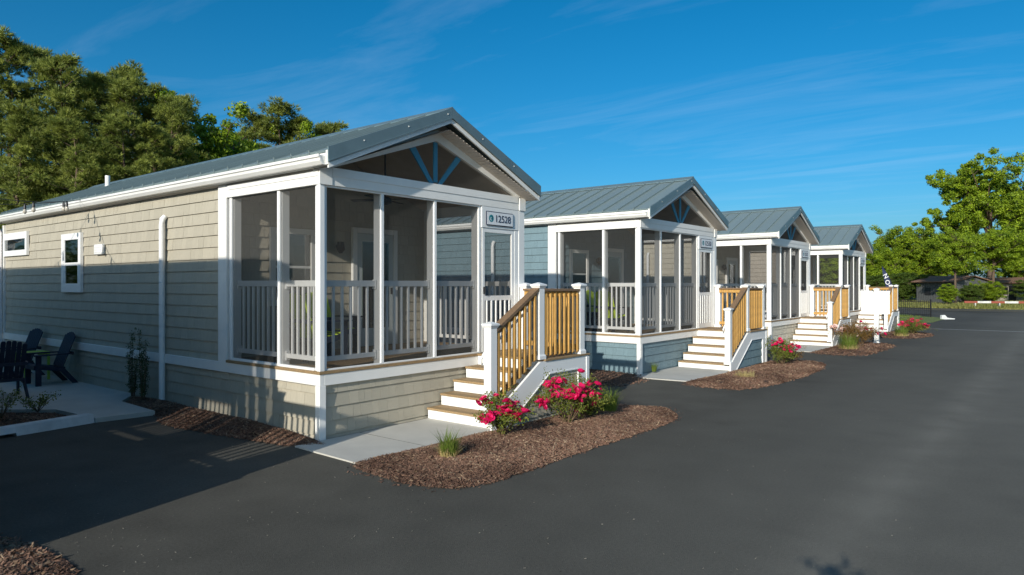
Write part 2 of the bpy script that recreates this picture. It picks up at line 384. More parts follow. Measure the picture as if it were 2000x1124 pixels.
# ------------------------------------------------------------------ cabin
W_, L_, DK, SL = 4.3, 12.84, 0.91, 0.41
def rtop(x): return 3.77+SL*(min(x, 4.3-x)+.1)
_rp = {}
def roof_panel_mesh(side, wd, far):
    k = (side, round(wd, 3))
    if k in _rp: return _rp[k]
    xe = -.1 if side < 0 else 4.4; xr = 2.15
    n = Vector((-SL, 0, 1)).normalized() if side < 0 else Vector((SL, 0, 1)).normalized()
    A = Vector((xe, 0, 3.77)); B = Vector((xr, 0, rtop(2.15)))
    V = []; F = []
    def pr(y0, y1, h0, h1):
        o = len(V)
        for y in (y0, y1):
            for p in (A, B):
                for h in (h0, h1):
                    q = p+n*h; V.append((q.x, y, q.z))
        F.extend([tuple(o+i for i in q) for q in ((0, 2, 3, 1), (4, 5, 7, 6), (0, 1, 5, 4), (2, 6, 7, 3), (1, 3, 7, 5), (0, 4, 6, 2))])
    pr(.002, wd-.002, -.03, 0); pr(-.012, .012, -.028, .036)
    me = np_mesh('roof_panel', V, F, ROOF); _rp[k] = me; return me

def cabin(pos, sm, number, label, lim=300, skirt=None, full=True, chairs=True, pane_sheet=PANEG, side_extras=False):
    c = empty('cabin', pos); tag(c, label, 'cabin', 'cabins in a row along the driveway')
    skirt = skirt or sm; E1 = 0.003
    # --- body: pentagon profile behind the porch
    prof = [(.02, .05), (4.28, .05), (4.28, 3.50), (2.15, 4.38), (.02, 3.50)]
    wall = prism('wall', prof, 'Y', 2.47, L_-.02, sm, c)
    sk = multibox('skirting', [(.02, .10, .02, 2.46, 0, .74), (4.20, 4.28, .02, 2.46, 0, .74), (.10, 4.20, .02, .10, 0, .74)], skirt, c)
    # --- water table band, corner boards
    for nm, a in (('band_board', (-.035, .03, -.035, L_, .72, .87)), ('band_board', (4.27, 4.335, -.035, L_, .72, .87)), ('band_board', (.031, 4.269, -.035, .03, .72, .87))): box(nm, *a, WHITE, c)
    for x0, x1, y0, y1 in ((-.045, .055, -.045, .055), (4.245, 4.345, -.045, .055)): box('corner_board', x0, x1, y0, y1, .01, .719, WHITE, c)
    for x0, x1, y0, y1 in ((-.04, .06, L_-.1, L_+.02), (4.24, 4.34, L_-.1, L_+.02)):
        box('corner_board', x0, x1, y0, y1, .01, .719, WHITE, c); box('corner_board', x0, x1, y0, y1, .871, 3.5, WHITE, c)
    box('corner_board', -.035, .04, 2.30, 2.54, .871, 3.56, WHITE, c); box('corner_board', 4.26, 4.335, 2.30, 2.54, .871, 3.56, WHITE, c)
    # --- porch floor boards
    n = 17
    for i in range(n):
        y = -.05+i*(2.5/n); box('floor_board', -.05 if i == 0 else .0, 4.35 if i == 0 else 4.3, y+.002, y+2.5/n-.003, .872, DK, TREAD, c, .003)
    for x in (-.05, 4.302): box('floor_board', x, x+.047, .1, 2.29, .872, DK, TREAD, c, .003)
    # --- beams
    bm_ = box('beam', -.035, .12, .12, 2.299, 3.36, 3.54, WHITE, c); box('beam_trim', -.045, -.036, .0, 2.25, 3.472, 3.54, WHITE, c, .002)
    box('beam', 4.18, 4.335, .12, 2.299, 3.36, 3.54, WHITE, c)
    box('beam', -.035, 4.17, -.035, .119, 3.36, 3.60, WHITE, c); box('beam_trim', .16, 4.13, -.045, -.036, 3.485, 3.60, WHITE, c, .002)
    box('beam_end_block', 4.171, 4.345, -.05, .119, 3.36, 3.58, WHITE, c); box('beam_end_block', -.045, .155, -.048, -.036, 3.36, 3.58, WHITE, c, .002)
    # --- porch posts: face strip outside the screen, deeper stud inside
    for x0, x1, y0, y1 in ((-.03, .045, -.03, .045), (.05, .10, .0, .045), (4.17, 4.33, -.03, .045)): box('porch_post', x0, x1, y0, y1, DK, 3.359, VINYL, c)
    box('porch_post', .0, .045, .05, .115, DK, 3.359, VINYL, c)
    for x in (1.02, 2.08, 3.115): box('porch_post', x, x+.055, -.01, .022, DK, 3.359, VINYL, c); box('stud', x-.005, x+.06, .028, .15, DK, 3.359, VINYL, c)
    for xs, sx in ((-.012, 1), (4.29, -1)):
        for y in (.925, 2.19): box('porch_post', xs, xs+.032, y, y+.06, DK, 3.359, VINYL, c); box('stud', xs+.04 if sx > 0 else xs-.13, xs+.16 if sx > 0 else xs-.01, y-.005, y+.065, DK, 3.359, VINYL, c)
    for y0, y1 in ((.116, .924), (.986, 2.189)): box('sill', -.02, .04, y0, y1, DK, DK+.035, VINYL, c)
    for x0, x1 in ((.101, 1.019), (1.076, 2.079), (2.136, 3.114)): box('sill', x0, x1, -.012, .022, DK, DK+.025, VINYL, c)
    box('head_trim', .101, 3.17, -.012, .022, 3.335, 3.359, VINYL, c)
    # --- screens
    def quad(nm, pts, par=c):
        me = bpy.data.meshes.new('screen'); me.from_pydata(pts, [], [tuple(range(len(pts)))]); me.materials.append(SCREEN); me.update(); return put(nm, me, (0, 0, 0), par)
    for x0, x1 in ((.10, 1.02), (1.075, 2.08), (2.135, 3.115)): quad('screen', [(x0, .025, DK+.02), (x1, .025, DK+.02), (x1, .025, 3.34), (x0, .025, 3.34)])
    for X in (.024, 4.276):
        for y0, y1 in ((.115, .925), (.985, 2.19)): quad('screen', [(X, y0, DK+.03), (X, y1, DK+.03), (X, y1, 3.36), (X, y0, 3.36)])
    # --- inner railings
    def railing(ax, u0, u1, pl):
        r = box('railing', *((u0, u1, pl-.02, pl+.03) if ax == 'x' else (pl-.02, pl+.03, u0, u1)), 2.02, 2.105, VINYL, c)
        b_ = box('bottom_rail', *((u0, u1, pl-.02, pl+.03) if ax == 'x' else (pl-.02, pl+.03, u0, u1)), 1.02, 1.085, VINYL, r)
        for e in (u0+.001, u1-.021):
            box('bracket', *((e, e+.02, pl-.03, pl+.04) if ax == 'x' else (pl-.03, pl+.04, e, e+.02)), .985, 1.12, VINYL, r); box('bracket', *((e, e+.02, pl-.03, pl+.04) if ax == 'x' else (pl-.03, pl+.04, e, e+.02)), 1.985, 2.12, VINYL, r)
        k = max(3, round((u1-u0)/.135))
        for i in range(1, k):
            u = u0+(u1-u0)*i/k
            put('baluster', box_mesh(.034, .034, .94, VINYL, .004), ((u, pl+.005, 1.552) if ax == 'x' else (pl+.005, u, 1.552)), r)
    for x0, x1 in ((.14, 1.01), (1.09, 2.07), (2.15, 3.105)): railing('x', x0, x1, .105)
    for X in (.105, 4.18):
        for y0, y1 in ((.16, .915), (1.0, 2.18)): railing('y', y0, y1, X)
    # --- gable: king post fan, tapered boards, screen
    lb = prism('gable_board', [(.08, 3.602), (.18, 3.602), (2.13, 4.27), (2.15, 4.44), (.08, 3.645)], 'Y', -.02, .06, WHITE, c)
    prism('gable_board', [(4.22, 3.602), (4.12, 3.602), (2.13, 4.27), (2.151, 4.44), (4.22, 3.645)], 'Y', -.02, .06, WHITE, c)
    quad('screen', [(.18, .03, 3.601), (4.12, .03, 3.601), (2.13, .03, 4.27)])
    kp = prism('king_post', [(2.085, 3.63), (2.165, 3.63), (2.165, 4.25), (2.085, 4.25)], 'Y', .0, .024, BLUEW, c)
    prism('gable_brace', [(2.0, 3.603), (2.083, 3.603), (1.70, 4.115), (1.585, 4.075)], 'Y', .0, .024, BLUEW, c)
    prism('gable_brace', [(2.167, 3.603), (2.25, 3.603), (2.70, 4.06), (2.60, 4.10)], 'Y', .0, .024, BLUEW, c)
    # --- roof
    rf = prism('roof', [(-.09, 3.73), (-.09, 3.60), (.0, 3.545), (2.15, 4.41), (4.3, 3.545), (4.39, 3.60), (4.39, 3.73), (2.15, 4.655)], 'Y', .062, L_+.28, SOFFIT, c)
    prism('porch_ceiling', [(.12, 3.54), (2.15, 4.39), (4.18, 3.54), (4.18, 3.56), (2.15, 4.405), (.12, 3.56)], 'Y', .065, 2.465, CEIL, rf)
    wd = .405; n = int((L_+.60)/wd); yy = -.30
    for i in range(n):
        put('roof_panel', roof_panel_mesh(-1, wd, 0), (0, yy+i*wd, 0), rf); put('roof_panel', roof_panel_mesh(1, wd, 0), (0, yy+i*wd, 0), rf)
    zr = rtop(2.15)
    prism('ridge_cap', [(2.00, zr-.047), (2.15, zr+.045), (2.30, zr-.047), (2.30, zr-.025), (2.15, zr+.062), (2.00, zr-.025)], 'Y', -.33, L_+.3, RAKE, rf)
    for s in (-1, 1):
        X = lambda x: x if s < 0 else 4.3-x
        prism('rake_trim', [(X(-.12), 3.762+.035), (X(2.149), zr+.04), (X(2.149), zr-.115), (X(-.12), 3.607)], 'Y', -.335, -.315, RAKE, rf)
        prism('rake_trim_lip', [(X(-.12), 3.63), (X(2.148), zr-.100), (X(2.148), zr-.118), (X(-.12), 3.608)], 'Y', -.345, -.336, RAKE, rf)
        prism('rake_board', [(X(-.10), 3.605), (X(2.149), zr-.116), (X(2.149), zr-.185), (X(-.10), 3.535)], 'Y', -.314, -.285, WHITE, rf)
        # soffit of the overhang with its rib lines
        V = []; F = []; K = 30
        for i in range(K):
            t0 = i/K; t1 = (i+.86)/K; t2 = (i+1)/K
            for (a, b, dz) in ((t0, t1, 0.0), (t1, t2, .012)):
                o = len(V); xa = -.09+2.239*a; xb = -.09+2.239*b
                for xx in (xa, xb):
                    for y in (-.284, .061): V.append((X(xx), y, 3.545+.385*(xx+.09)+dz*.5))
                F.append((o, o+1, o+3, o+2))
                if dz: o2 = len(V); V += [V[o], V[o+1], (V[o][0], V[o][1], V[o][2]-dz*.5), (V[o+1][0], V[o+1][1], V[o+1][2]-dz*.5)]; F.append((o2, o2+1, o2+3, o2+2))
        put('soffit', np_mesh('soffit', V, F, SOFFIT), (0, 0, 0), rf)
    for k_ in range(5):
        x = .45+k_*.8
        put('rake_screw', box_mesh(.016, .006, .016, ALU, 0), (x, -.339, rtop(x)-.03), rf)
    # gutters (K profile) and end caps, downspout
    for s in (-1, 1):
        X = lambda x: x if s < 0 else 4.3-x
        g = prism('gutter', [(X(-.092), 3.575), (X(-.165), 3.575), (X(-.20), 3.62), (X(-.205), 3.655), (X(-.225), 3.665), (X(-.225), 3.70), (X(-.21), 3.70), (X(-.19), 3.665), (X(-.155), 3.59), (X(-.105), 3.59), (X(-.105), 3.70), (X(-.092), 3.70)], 'Y', -.27, L_+.27, ALU, c)
        prism('gutter_end', [(X(-.105), 3.59), (X(-.155), 3.59), (X(-.19), 3.655), (X(-.205), 3.69), (X(-.105), 3.69)], 'Y', -.262, -.255, ALU, g)
        box('fascia', *((-.12, -.093) if s < 0 else (4.393, 4.42)), -.31, -.272, 3.575, 3.76, WHITE, c)
        box('fascia', *((-.091, -.065) if s < 0 else (4.365, 4.391)), -.28, L_+.27, 3.565, 3.735, WHITE, c)
    ds = put('downspout', tubes_mesh('downspout', [([(-.16, L_-.02, 3.585), (-.16, L_-.02, 3.5), (-.09, L_-.02, 3.32), (-.09, L_-.02, .15), (-.2, L_-.02, .06)], [.045]*5)], ALU, 8), (0, 0, 0), c)
    # --- porch back wall: door and window
    by = 2.455
    d = box('door', 2.52, 3.38, by-.06, by-.015, DK+.01, 2.98, DOORM, c)
    for a in ((2.42, 2.519, by-.075, by-.01, DK, 3.08), (3.381, 3.48, by-.075, by-.01, DK, 3.08), (2.519, 3.381, by-.075, by-.01, 2.985, 3.08)): box('door_trim', *a, WHITE, d)
    box('pane', 2.64, 3.26, by-.066, by-.061, 1.25, 2.83, GLASS, d); box('door_pane_sheet', 2.64, 3.26, by-.0605, by-.0601, 1.25, 2.83, pane_sheet, d, 0)  # green sheet behind the glass gives the door its greenish pane
    put('handle', box_mesh(.03, .05, .12, BLACK, .004), (3.32, by-.09, 1.93), d)
    wdw = multibox('window', [(.78, .87, by-.06, by-.01, 1.7, 2.98), (1.55, 1.64, by-.06, by-.01, 1.7, 2.98), (.87, 1.55, by-.06, by-.01, 2.89, 2.98), (.87, 1.55, by-.06, by-.01, 1.7, 1.79), (.87, 1.55, by-.045, by-.02, 2.32, 2.36)], WHITE, c)
    box('pane', .87, 1.55, by-.035, by-.031, 1.79, 2.89, GLASS, wdw, 0)
    box('pane_sheet', .9, 1.52, by-.022, by-.018, 1.79, 2.89, BLIND, wdw, 0); box('pane_sheet', 1.22, 1.5, by-.028, by-.024, 1.79, 2.7, pane_sheet, wdw, 0)  # second sheet paints the green reflection behind the window glass
    lamp = put('wall_lamp', tubes_mesh('wall_lamp', [([(2.13, by-.02, 2.72), (2.13, by-.10, 2.72), (2.13, by-.11, 2.70)], [.05, .05, .02]), ([(2.13, by-.10, 2.80), (2.13, by-.10, 2.66), (2.13, by-.10, 2.60)], [.06, .075, .03])], BLACK, 10), (0, 0, 0), c)
    # --- screen door + number sign
    dr = multibox('screen_door', [(3.20, 3.26, -.015, .02, DK+.01, 3.0), (3.98, 4.06, -.015, .02, DK+.01, 3.0), (3.26, 3.98, -.015, .02, 2.93, 3.0), (3.26, 3.98, -.015, .02, 1.78, 1.86), (3.26, 3.98, -.015, .02, DK+.01, DK+.13)], VINYL, c)
    quad('screen', [(3.26, .005, DK+.13), (3.98, .005, DK+.13), (3.98, .005, 2.93), (3.26, .005, 2.93)], dr)
    for i in range(6): put('baluster', box_mesh(.03, .022, .74, VINYL, .003), (3.26+.72*(i+.5)/6, -.012, 1.41), dr)
    put('handle', box_mesh(.02, .04, .12, BLACK, .004), (3.23, -.035, 1.95), dr)
    box('door_post', 4.061, 4.17, -.02, .045, DK, 3.359, VINYL, c)
    hb = box('header_board', 3.175, 4.16, -.03, .02, 3.003, 3.359, VINYL, c); 
    sg = box('number_sign', 3.27, 3.98, -.052, -.031, 3.045, 3.285, SIGNN, c, .008)
    box('sign_face', 3.285, 3.965, -.056, -.0525, 3.06, 3.27, SIGNW, sg, 0)
    dm = bpy.data.meshes.new('emblem'); b2 = bmesh.new(); bmesh.ops.create_circle(b2, cap_ends=True, radius=.062, segments=28); b2.to_mesh(dm); b2.free(); dm.materials.append(TEAL)
    em = put('emblem', dm, (3.385, -.0575, 3.165), sg, (R(90), 0, 0))
    def arc(r0, r1, t0, t1, m, off, cx=0, cy=0):
        V = []; F = []
        for i in range(11):
            t = t0+(t1-t0)*i/10; f = math.sin(math.pi*i/10)*.5+.5; rm = (r0+r1)/2; hw = (r1-r0)/2*f
            for r in (rm-hw, rm+hw): V.append((3.385+cx+math.cos(t)*r, -.0575-off, 3.165+cy+math.sin(t)*r))
        for i in range(10): F.append((2*i, 2*i+1, 2*i+3, 2*i+2))
        return put('emblem_wave', np_mesh('wave', V, F, m), (0, 0, 0), sg)
    arc(.022, .038, 2.6, 5.2, SIGNW, .001); arc(.03, .044, -.8, 1.4, SIGNN, .0012, -.005, .005); arc(.006, .016, 0, 3.6, SIGNW, .0014)
    put('number', text_mesh(number, .172, SIGNN, .002, .0), (3.475, -.0595, 3.160), sg, (R(90), 0, 0))
    # --- staircase
    st = prism('staircase', [(1.80, .012), (1.80, .19), (2.93, .878), (4.27, .878), (4.27, .012), (3.97, .012), (3.97, .69), (3.16, .69), (2.10, .012)], 'Y', -1.42, -1.38, VINYL, c)
    prism('panel_trim', [(3.955, .012), (3.97, .012), (3.97, .69), (3.955, .675)], 'Y', -1.432, -1.421, VINYL, st)
    prism('panel_trim', [(3.16, .69), (3.97, .69), (3.95, .674), (3.167, .674)], 'Y', -1.432, -1.421, VINYL, st)
    prism('panel_trim', [(2.10, .012), (2.125, .012), (3.167, .674), (3.16, .69)], 'Y', -1.432, -1.421, VINYL, st)
    box('corner_board', 4.20, 4.285, -1.43, -1.36, .01, .86, VINYL, st); box('side_panel', 4.23, 4.27, -1.359, -.05, .01, .878, VINYL, st)
    prism('backing', [(2.12, .012), (3.97, .012), (3.97, .69), (3.17, .69)], 'Y', -1.385, -1.36, skirt, st)
    for k in range(5):
        x = 1.92+.285*k; z1 = .182*(k+1)-.034
        y1 = -.04 if x < 5 else 0
        box('riser', x, x+.02, -1.378 if k else -1.378, y1, .182*k+(.002 if k else .012), z1, VINYL, st, .002)
        if k < 4:
            box('tread', x-.028, x+.137, -1.37, y1, z1+.001, .182*(k+1), TREAD, st, .005); box('tread', x+.141, x+.284, -1.37, y1, z1+.001, .182*(k+1), TREAD, st, .005)
    for i in range(9):
        y = -1.44+i*.155; box('deck_board', 3.035, 4.29, y, y+.150, .879, DK, TREAD, st, .004)
    for (x, y, z, me) in ((1.865, -1.335, .184, NEWEL1), (2.995, -1.335, DK, NEWEL), (4.12, -1.335, DK, NEWEL), (4.235, -.13, DK, NEWEL)): put('newel_post', me, (x, y, z), st)
    prism('handrail', [(1.925, 1.425), (2.935, 2.005), (2.935, 1.955), (1.925, 1.375)], 'Y', -1.40, -1.27, RAILW, st)
    prism('handrail_support', [(1.93, 1.374), (2.932, 1.954), (2.932, 1.87), (1.93, 1.29)], 'Y', -1.355, -1.318, RAILW, st)
    prism('bottom_rail', [(1.93, .43), (2.932, 1.04), (2.932, .96), (1.93, .35)], 'Y', -1.355, -1.318, RAILW, st)
    for i in range(8):
        x = 1.985+i*.122; put('baluster', BAL_S, (x, -1.376, .33+.605*(x-1.93)), st)
    box('handrail', 3.06, 4.055, -1.40, -1.27, 1.94, 1.978, RAILW, st); box('handrail_support', 3.062, 4.053, -1.355, -1.318, 1.85, 1.939, YWOOD, st); box('bottom_rail', 3.062, 4.053, -1.355, -1.318, .99, 1.07, YWOOD, st)
    for i in range(8): put('baluster', BAL_L, (3.125+i*.125, -1.376, .935), st)
    box('handrail', 4.06, 4.19, -1.262, -.2, 1.94, 1.978, RAILW, st); box('handrail_support', 4.10, 4.137, -1.262, -.2, 1.85, 1.939, YWOOD, st); box('bottom_rail', 4.10, 4.137, -1.262, -.2, .99, 1.07, YWOOD, st)
    for i in range(8): put('baluster', BAL_L, (4.158, -1.19+i*.13, .935), st, (0, 0, R(90)))
    grip = [(2.93, -1.25, 1.72), (2.0, -1.25, 1.17), (1.82, -1.25, 1.08), (1.76, -1.25, 1.0), (1.79, -1.25, .93), (1.86, -1.26, .93)]
    put('grip_rail', tubes_mesh('grip', [(grip, [.02]*6)], VINYL, 8), (0, 0, 0), st)
    # --- shingles
    def clipstair(s, e, a, b):
        # inside the stair side panel under the sloping stringer (line z = .012 + .64 (x - 2.10))
        lim_ = lambda z: 2.10+(z-.012)/.64
        if a < .69 and e > lim_(a)+.03: 
            s2 = max(s, lim_(b)-.02); 
            if s2 < e-.01: return (s2, e, a, b)
        return None
    HOLES = [(8.0, 8.8, 2.03, 2.97), (11.17, 12.62, 2.86, 3.12)] if full else []
    def cliphole(s_, e_, a_, b_):
        for (p0, p1, q0, q1) in HOLES:
            if e_ > p0 and s_ < p1 and b_ > q0 and a_ < q1: return None
        return (s_, e_, a_, b_)
    areas = [('F', .02, .056, 3.1, .01, .72), ('L', .02, .056, L_-.1, .01, .72), ('F', -1.385, 2.1, 3.955, .012, .69, st, clipstair)]
    if not full: areas = [('F', .02, .056, 3.1, .01, .72), ('F', -1.385, 2.1, 3.955, .012, .69, st, clipstair), ('L', .02, .056, L_-.1, .01, .72)]
    lay_shingles(c, areas, skirt, lim, hash(number) % 1000 if False else int(number) % 97)
    lay_shingles(c, [('L', .02, 2.54, L_-.1, .87, 3.55, c, cliphole), ('F', 2.47, .1, 4.2, DK, 3.55), ('R', 4.28, 2.54, L_-.1, .87, 3.5), ('R', 4.28, .056, L_-.1, .01, .72)], sm, 0, 5)
    # --- side wall fittings (as on the nearest cabin)
    if full:
        fr = .055
        O_ = -.034
        def sh(L): return [(a+O_, b+O_, c_, d_, e_, f_) for (a, b, c_, d_, e_, f_) in L]
        wn = multibox('window', sh([(-.02, .034, 7.88, 8.0, 1.89, 3.10), (-.02, .034, 8.80, 8.92, 1.89, 3.10), (-.02, .034, 8.0, 8.80, 2.97, 3.10), (-.02, .034, 8.0, 8.80, 1.89, 2.03), (-.012, .01, 8.0, 8.80, 2.44, 2.50), (-.01, .01, 8.0, 8.04, 2.03, 2.97), (-.01, .01, 8.76, 8.8, 2.03, 2.97)]), VINYL, c)
        multibox('sash', sh([(-.008, .009, 8.041, 8.759, 2.031, 2.07), (-.008, .009, 8.041, 8.07, 2.071, 2.439), (-.008, .009, 8.73, 8.759, 2.071, 2.439)]), VINYL, wn)
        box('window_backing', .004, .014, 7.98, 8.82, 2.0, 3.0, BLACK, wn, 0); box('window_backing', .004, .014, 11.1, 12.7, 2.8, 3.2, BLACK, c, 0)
        for z0, z1 in ((2.07, 2.44), (2.50, 2.97)): box('pane', O_, .003+O_, 8.04, 8.76, z0, z1, GLASS, wn, 0)
        for i in range(10): box('blind_slat', .008+O_, .0115+O_, 8.05, 8.42, 2.52+i*.045, 2.545+i*.045, BLIND, wn, 0)
        tn = multibox('window', sh([(-.02, .034, 11.05, 11.17, 2.73, 3.28), (-.02, .034, 12.62, 12.735, 2.73, 3.28), (-.02, .034, 11.17, 12.62, 3.12, 3.28), (-.02, .034, 11.17, 12.62, 2.73, 2.86)]), VINYL, c)
        box('pane', .0+O_, .003+O_, 11.17, 12.62, 2.86, 3.12, GLASS, tn, 0)
        box('vent_cover', -.06, .0, 6.82, 7.20, 2.63, 2.83, VINYL, c, .012)
        for i in range(3): box('vent_louvre', -.066, -.061, 6.86, 7.16, 2.67+i*.045, 2.695+i*.045, VINYL, c, .001)
        put('conduit', tubes_mesh('conduit', [([(-.07, 4.31, .05), (-.07, 4.31, 1.5), (-.07, 4.31, 3.06), (-.065, 4.31, 3.15), (-.02, 4.31, 3.2)], [.05, .05, .05, .048, .045])], VINYL, 10), (0, 0, 0), c)
        put('roof_vent', tubes_mesh('roof_vent', [([(1.5, 10.6, rtop(1.5)-.05), (1.5, 10.6, rtop(1.5)+.27)], [.055, .055])], ALU, 12), (0, 0, 0), c)
    return c
CABX = [(-8.24, 0, 0), (0, 0, 0), (8.57, -.06, -.02), (17.0, -.2, -.03), (26.0, -.2, -.04)]
cabin(CABX[0], BLUES, '12526', 'blue-sided cabin left of the picture, casting the long shadow over the asphalt', lim=0)
cabin(CABX[1], BEIGE, '12528', 'nearest cabin, beige shingles, screened porch with white railing, number 12528')
cabin(CABX[2], BLUES, '12530', 'blue-grey shingled cabin, second from the camera, number 12530', lim=300)
cabin(CABX[3], TANS, '12532', 'cream shingled cabin, third along the drive, number 12532', lim=120, full=True)
cabin(CABX[4], BROWNS, '12534', 'taupe shingled cabin, smallest and last of the row, number 12534', lim=60, full=True)

# ------------------------------------------------------------------ ground
def sheet(name, x0, x1, y0, y1, z, m, nx=1, ny=1):
    V = [(x0+(x1-x0)*i/nx, y0+(y1-y0)*j/ny, z) for j in range(ny+1) for i in range(nx+1)]
    F = [(j*(nx+1)+i, j*(nx+1)+i+1, (j+1)*(nx+1)+i+1, (j+1)*(nx+1)+i) for j in range(ny) for i in range(nx)]
    return tag(put(name, np_mesh(name, V, F, m)), kind='structure')
sheet('ground', -700, 1500, -900, 1300, -.03, GROUND)
sheet('driveway', -30, 56, -26, 15, 0, ASPH)
sheet('road', 56.3, 63, -160, 160, .006, ASPH)
YEL = mat('road_paint_yellow', (0.55, 0.40, 0.08), 0.7); WPT = mat('road_paint_white', (0.55, 0.55, 0.52), 0.7, nscale=5, namt=.3)
for x in (59.55, 59.80): sheet('road_line', x, x+.11, -160, 160, .010, YEL)
sheet('edge_line', 62.6, 62.72, -160, 160, .010, WPT)
sheet('parking_line', 31.6, 31.72, -7.5, -2.2, .004, WPT)
prism('lawn', [(35.3, -1.0), (38.0, -1.95), (43.8, -1.95), (46.5, 0.2), (55.9, 4), (55.9, 14.9), (34.6, 14.9)], 'Z', .0, .012, LAWN); tag(bpy.data.objects['lawn'], kind='structure')
def slab(name, pts, z1, m=CONC):
    return tag(prism(name, pts, 'Z', -.02, z1, m), kind='structure')
slab('walkway', [(-.42, -.05), (-.46, -1.28), (.62, -1.33), (1.79, -1.34), (1.79, -1.44), (1.92, -1.44), (1.92, -.05)], .018)
multibox('walkway_joint', [(.60, .612, -1.33, -.05, .017, .0195)], mat('joint', (0.16, .15, .13), .9)); tag(bpy.data.objects['walkway_joint'], kind='structure')
slab('walkway', [(8.1, -.1), (8.06, -.5), (8.18, -1.4), (10.45, -1.5), (10.45, -.1)], .018)
slab('walkway', [(16.5, -.25), (16.5, -1.6), (18.9, -1.62), (18.9, -.25)], .018)
slab('walkway', [(25.6, -.25), (25.6, -1.6), (27.9, -1.62), (27.9, -.25)], .018)
slab('patio', [(.0, 13.0), (-3.95, 13.0), (-3.95, 5.6), (-2.02, 5.57), (-1.46, 4.87), (-1.36, 3.6), (-.54, 3.52), (-.48, 4.89), (.0, 5.54)], .07)

# wheel stop
def wheel_stop(x0, y0, x1, y1, lab):
    L = math.hypot(x1-x0, y1-y0); a = math.atan2(y1-y0, x1-x0)
    pr_ = [(-.11, 0), (.11, 0), (.075, .12), (.06, .135), (-.06, .135), (-.075, .12)]
    V = []; F = []; xs = [0, .06, L*.33, L*.33+.01, L*.33+.22, L*.33+.23, L-.06, L]
    for i, x in enumerate(xs):
        for (y, z) in pr_:
            zz = z; k = .93 if i in (0, len(xs)-1) else 1
            if i in (3, 4) and z == 0: zz = .045
            V.append((x, y*k, zz*k))
    for i in range(len(xs)-1):
        for k in range(6): F.append((i*6+k, i*6+(k+1) % 6, i*6+6+(k+1) % 6, i*6+6+k))
    me = bpy.data.meshes.new('wheel_stop'); me.from_pydata(V, [], F+[tuple(range(5, -1, -1)), tuple(range(len(V)-6, len(V)))]); me.materials.append(STOP); me.update()
    o = put('wheel_stop', me, (x0, y0, 0), None, (0, 0, a)); tag(o, lab, 'wheel stop'); return o
wheel_stop(-3.25, 3.42, -1.38, 3.72, 'white painted concrete wheel stop in front of the patio planting bed')

# ------------------------------------------------------------------ mulch beds
def smooth_poly(pts, n=96):
    P = [np.array(p, float) for p in pts]; m = len(P); res = []
    for i in range(n):
        t = i*m/n; k = int(t); f = t-k; p0, p1, p2, p3 = P[(k-1) % m], P[k % m], P[(k+1) % m], P[(k+2) % m]
        res.append(.5*((2*p1)+(-p0+p2)*f+(2*p0-5*p1+4*p2-p3)*f*f+(-p0+3*p1-3*p2+p3)*f**3))
    return np.array(res)
def bed(pts, center, h, nchips, seed, cm=MCHIP, smooth=True, size=1.0, hf=None):
    rng = np.random.RandomState(seed); poly = smooth_poly(pts) if smooth else np.array([np.array(pts[k])*(1-f)+np.array(pts[(k+1) % len(pts)])*f for k in range(len(pts)) for f in np.arange(0, 1, .1)])
    n = len(poly); poly = poly+rng.normal(0, .012, poly.shape); C = np.array(center); K = 10
    prof = lambda t: (h*(1-np.minimum(1, np.maximum(0, t))**2.2))
    def hz(xy, t):
        z = prof(t)+.012*np.sin(xy[..., 0]*7.1)*np.cos(xy[..., 1]*6.3)*(1-t)+.004
        return z+(hf(xy)*(1-t**3) if hf else 0)
    V = []; F = []
    for k in range(K+1):
        t = max(k/K, .001); xy = C+(poly-C)*t; z = hz(xy, t)+(rng.normal(0, .006, n) if k < K else 0)-(.02 if k == K else 0)
        V.append(np.column_stack([xy, z]))
    V = np.concatenate(V)
    for k in range(K):
        for i in range(n): F.append((k*n+i, (k+1)*n+i, (k+1)*n+(i+1) % n, k*n+(i+1) % n))
    b = tag(put('mulch_bed', np_mesh('mulch_bed', V, F, MULCH, True)), kind='structure')
    # chips
    seg = np.linalg.norm(np.cross(np.column_stack([poly-C, np.zeros(n)]), np.column_stack([np.roll(poly, -1, 0)-C, np.zeros(n)])), axis=1); seg /= seg.sum()
    i = rng.choice(n, nchips, p=seg); f = rng.rand(nchips, 1); t = np.sqrt(rng.rand(nchips))*1.015
    e = poly[i]*(1-f)+poly[(i+1) % n]*f; xy = C+(e-C)*t[:, None]; z = hz(xy, np.minimum(t, 1))+.004
    chips(xy, z, rng, cm, size, b)
    q = rng.choice(nchips, nchips//16); chips(xy[q], z[q]+.004, rng, MCHIPL, size*1.3, b, 'pale_chips')
    q = rng.choice(np.where(t > .96)[0], min(160, (t > .96).sum())); e2 = C+(e[q]-C)*rng.uniform(1.0, 1.07, (len(q), 1)); chips(e2, np.full(len(q), .003), rng, cm, size*1.2, b, 'stray_chips'); return b
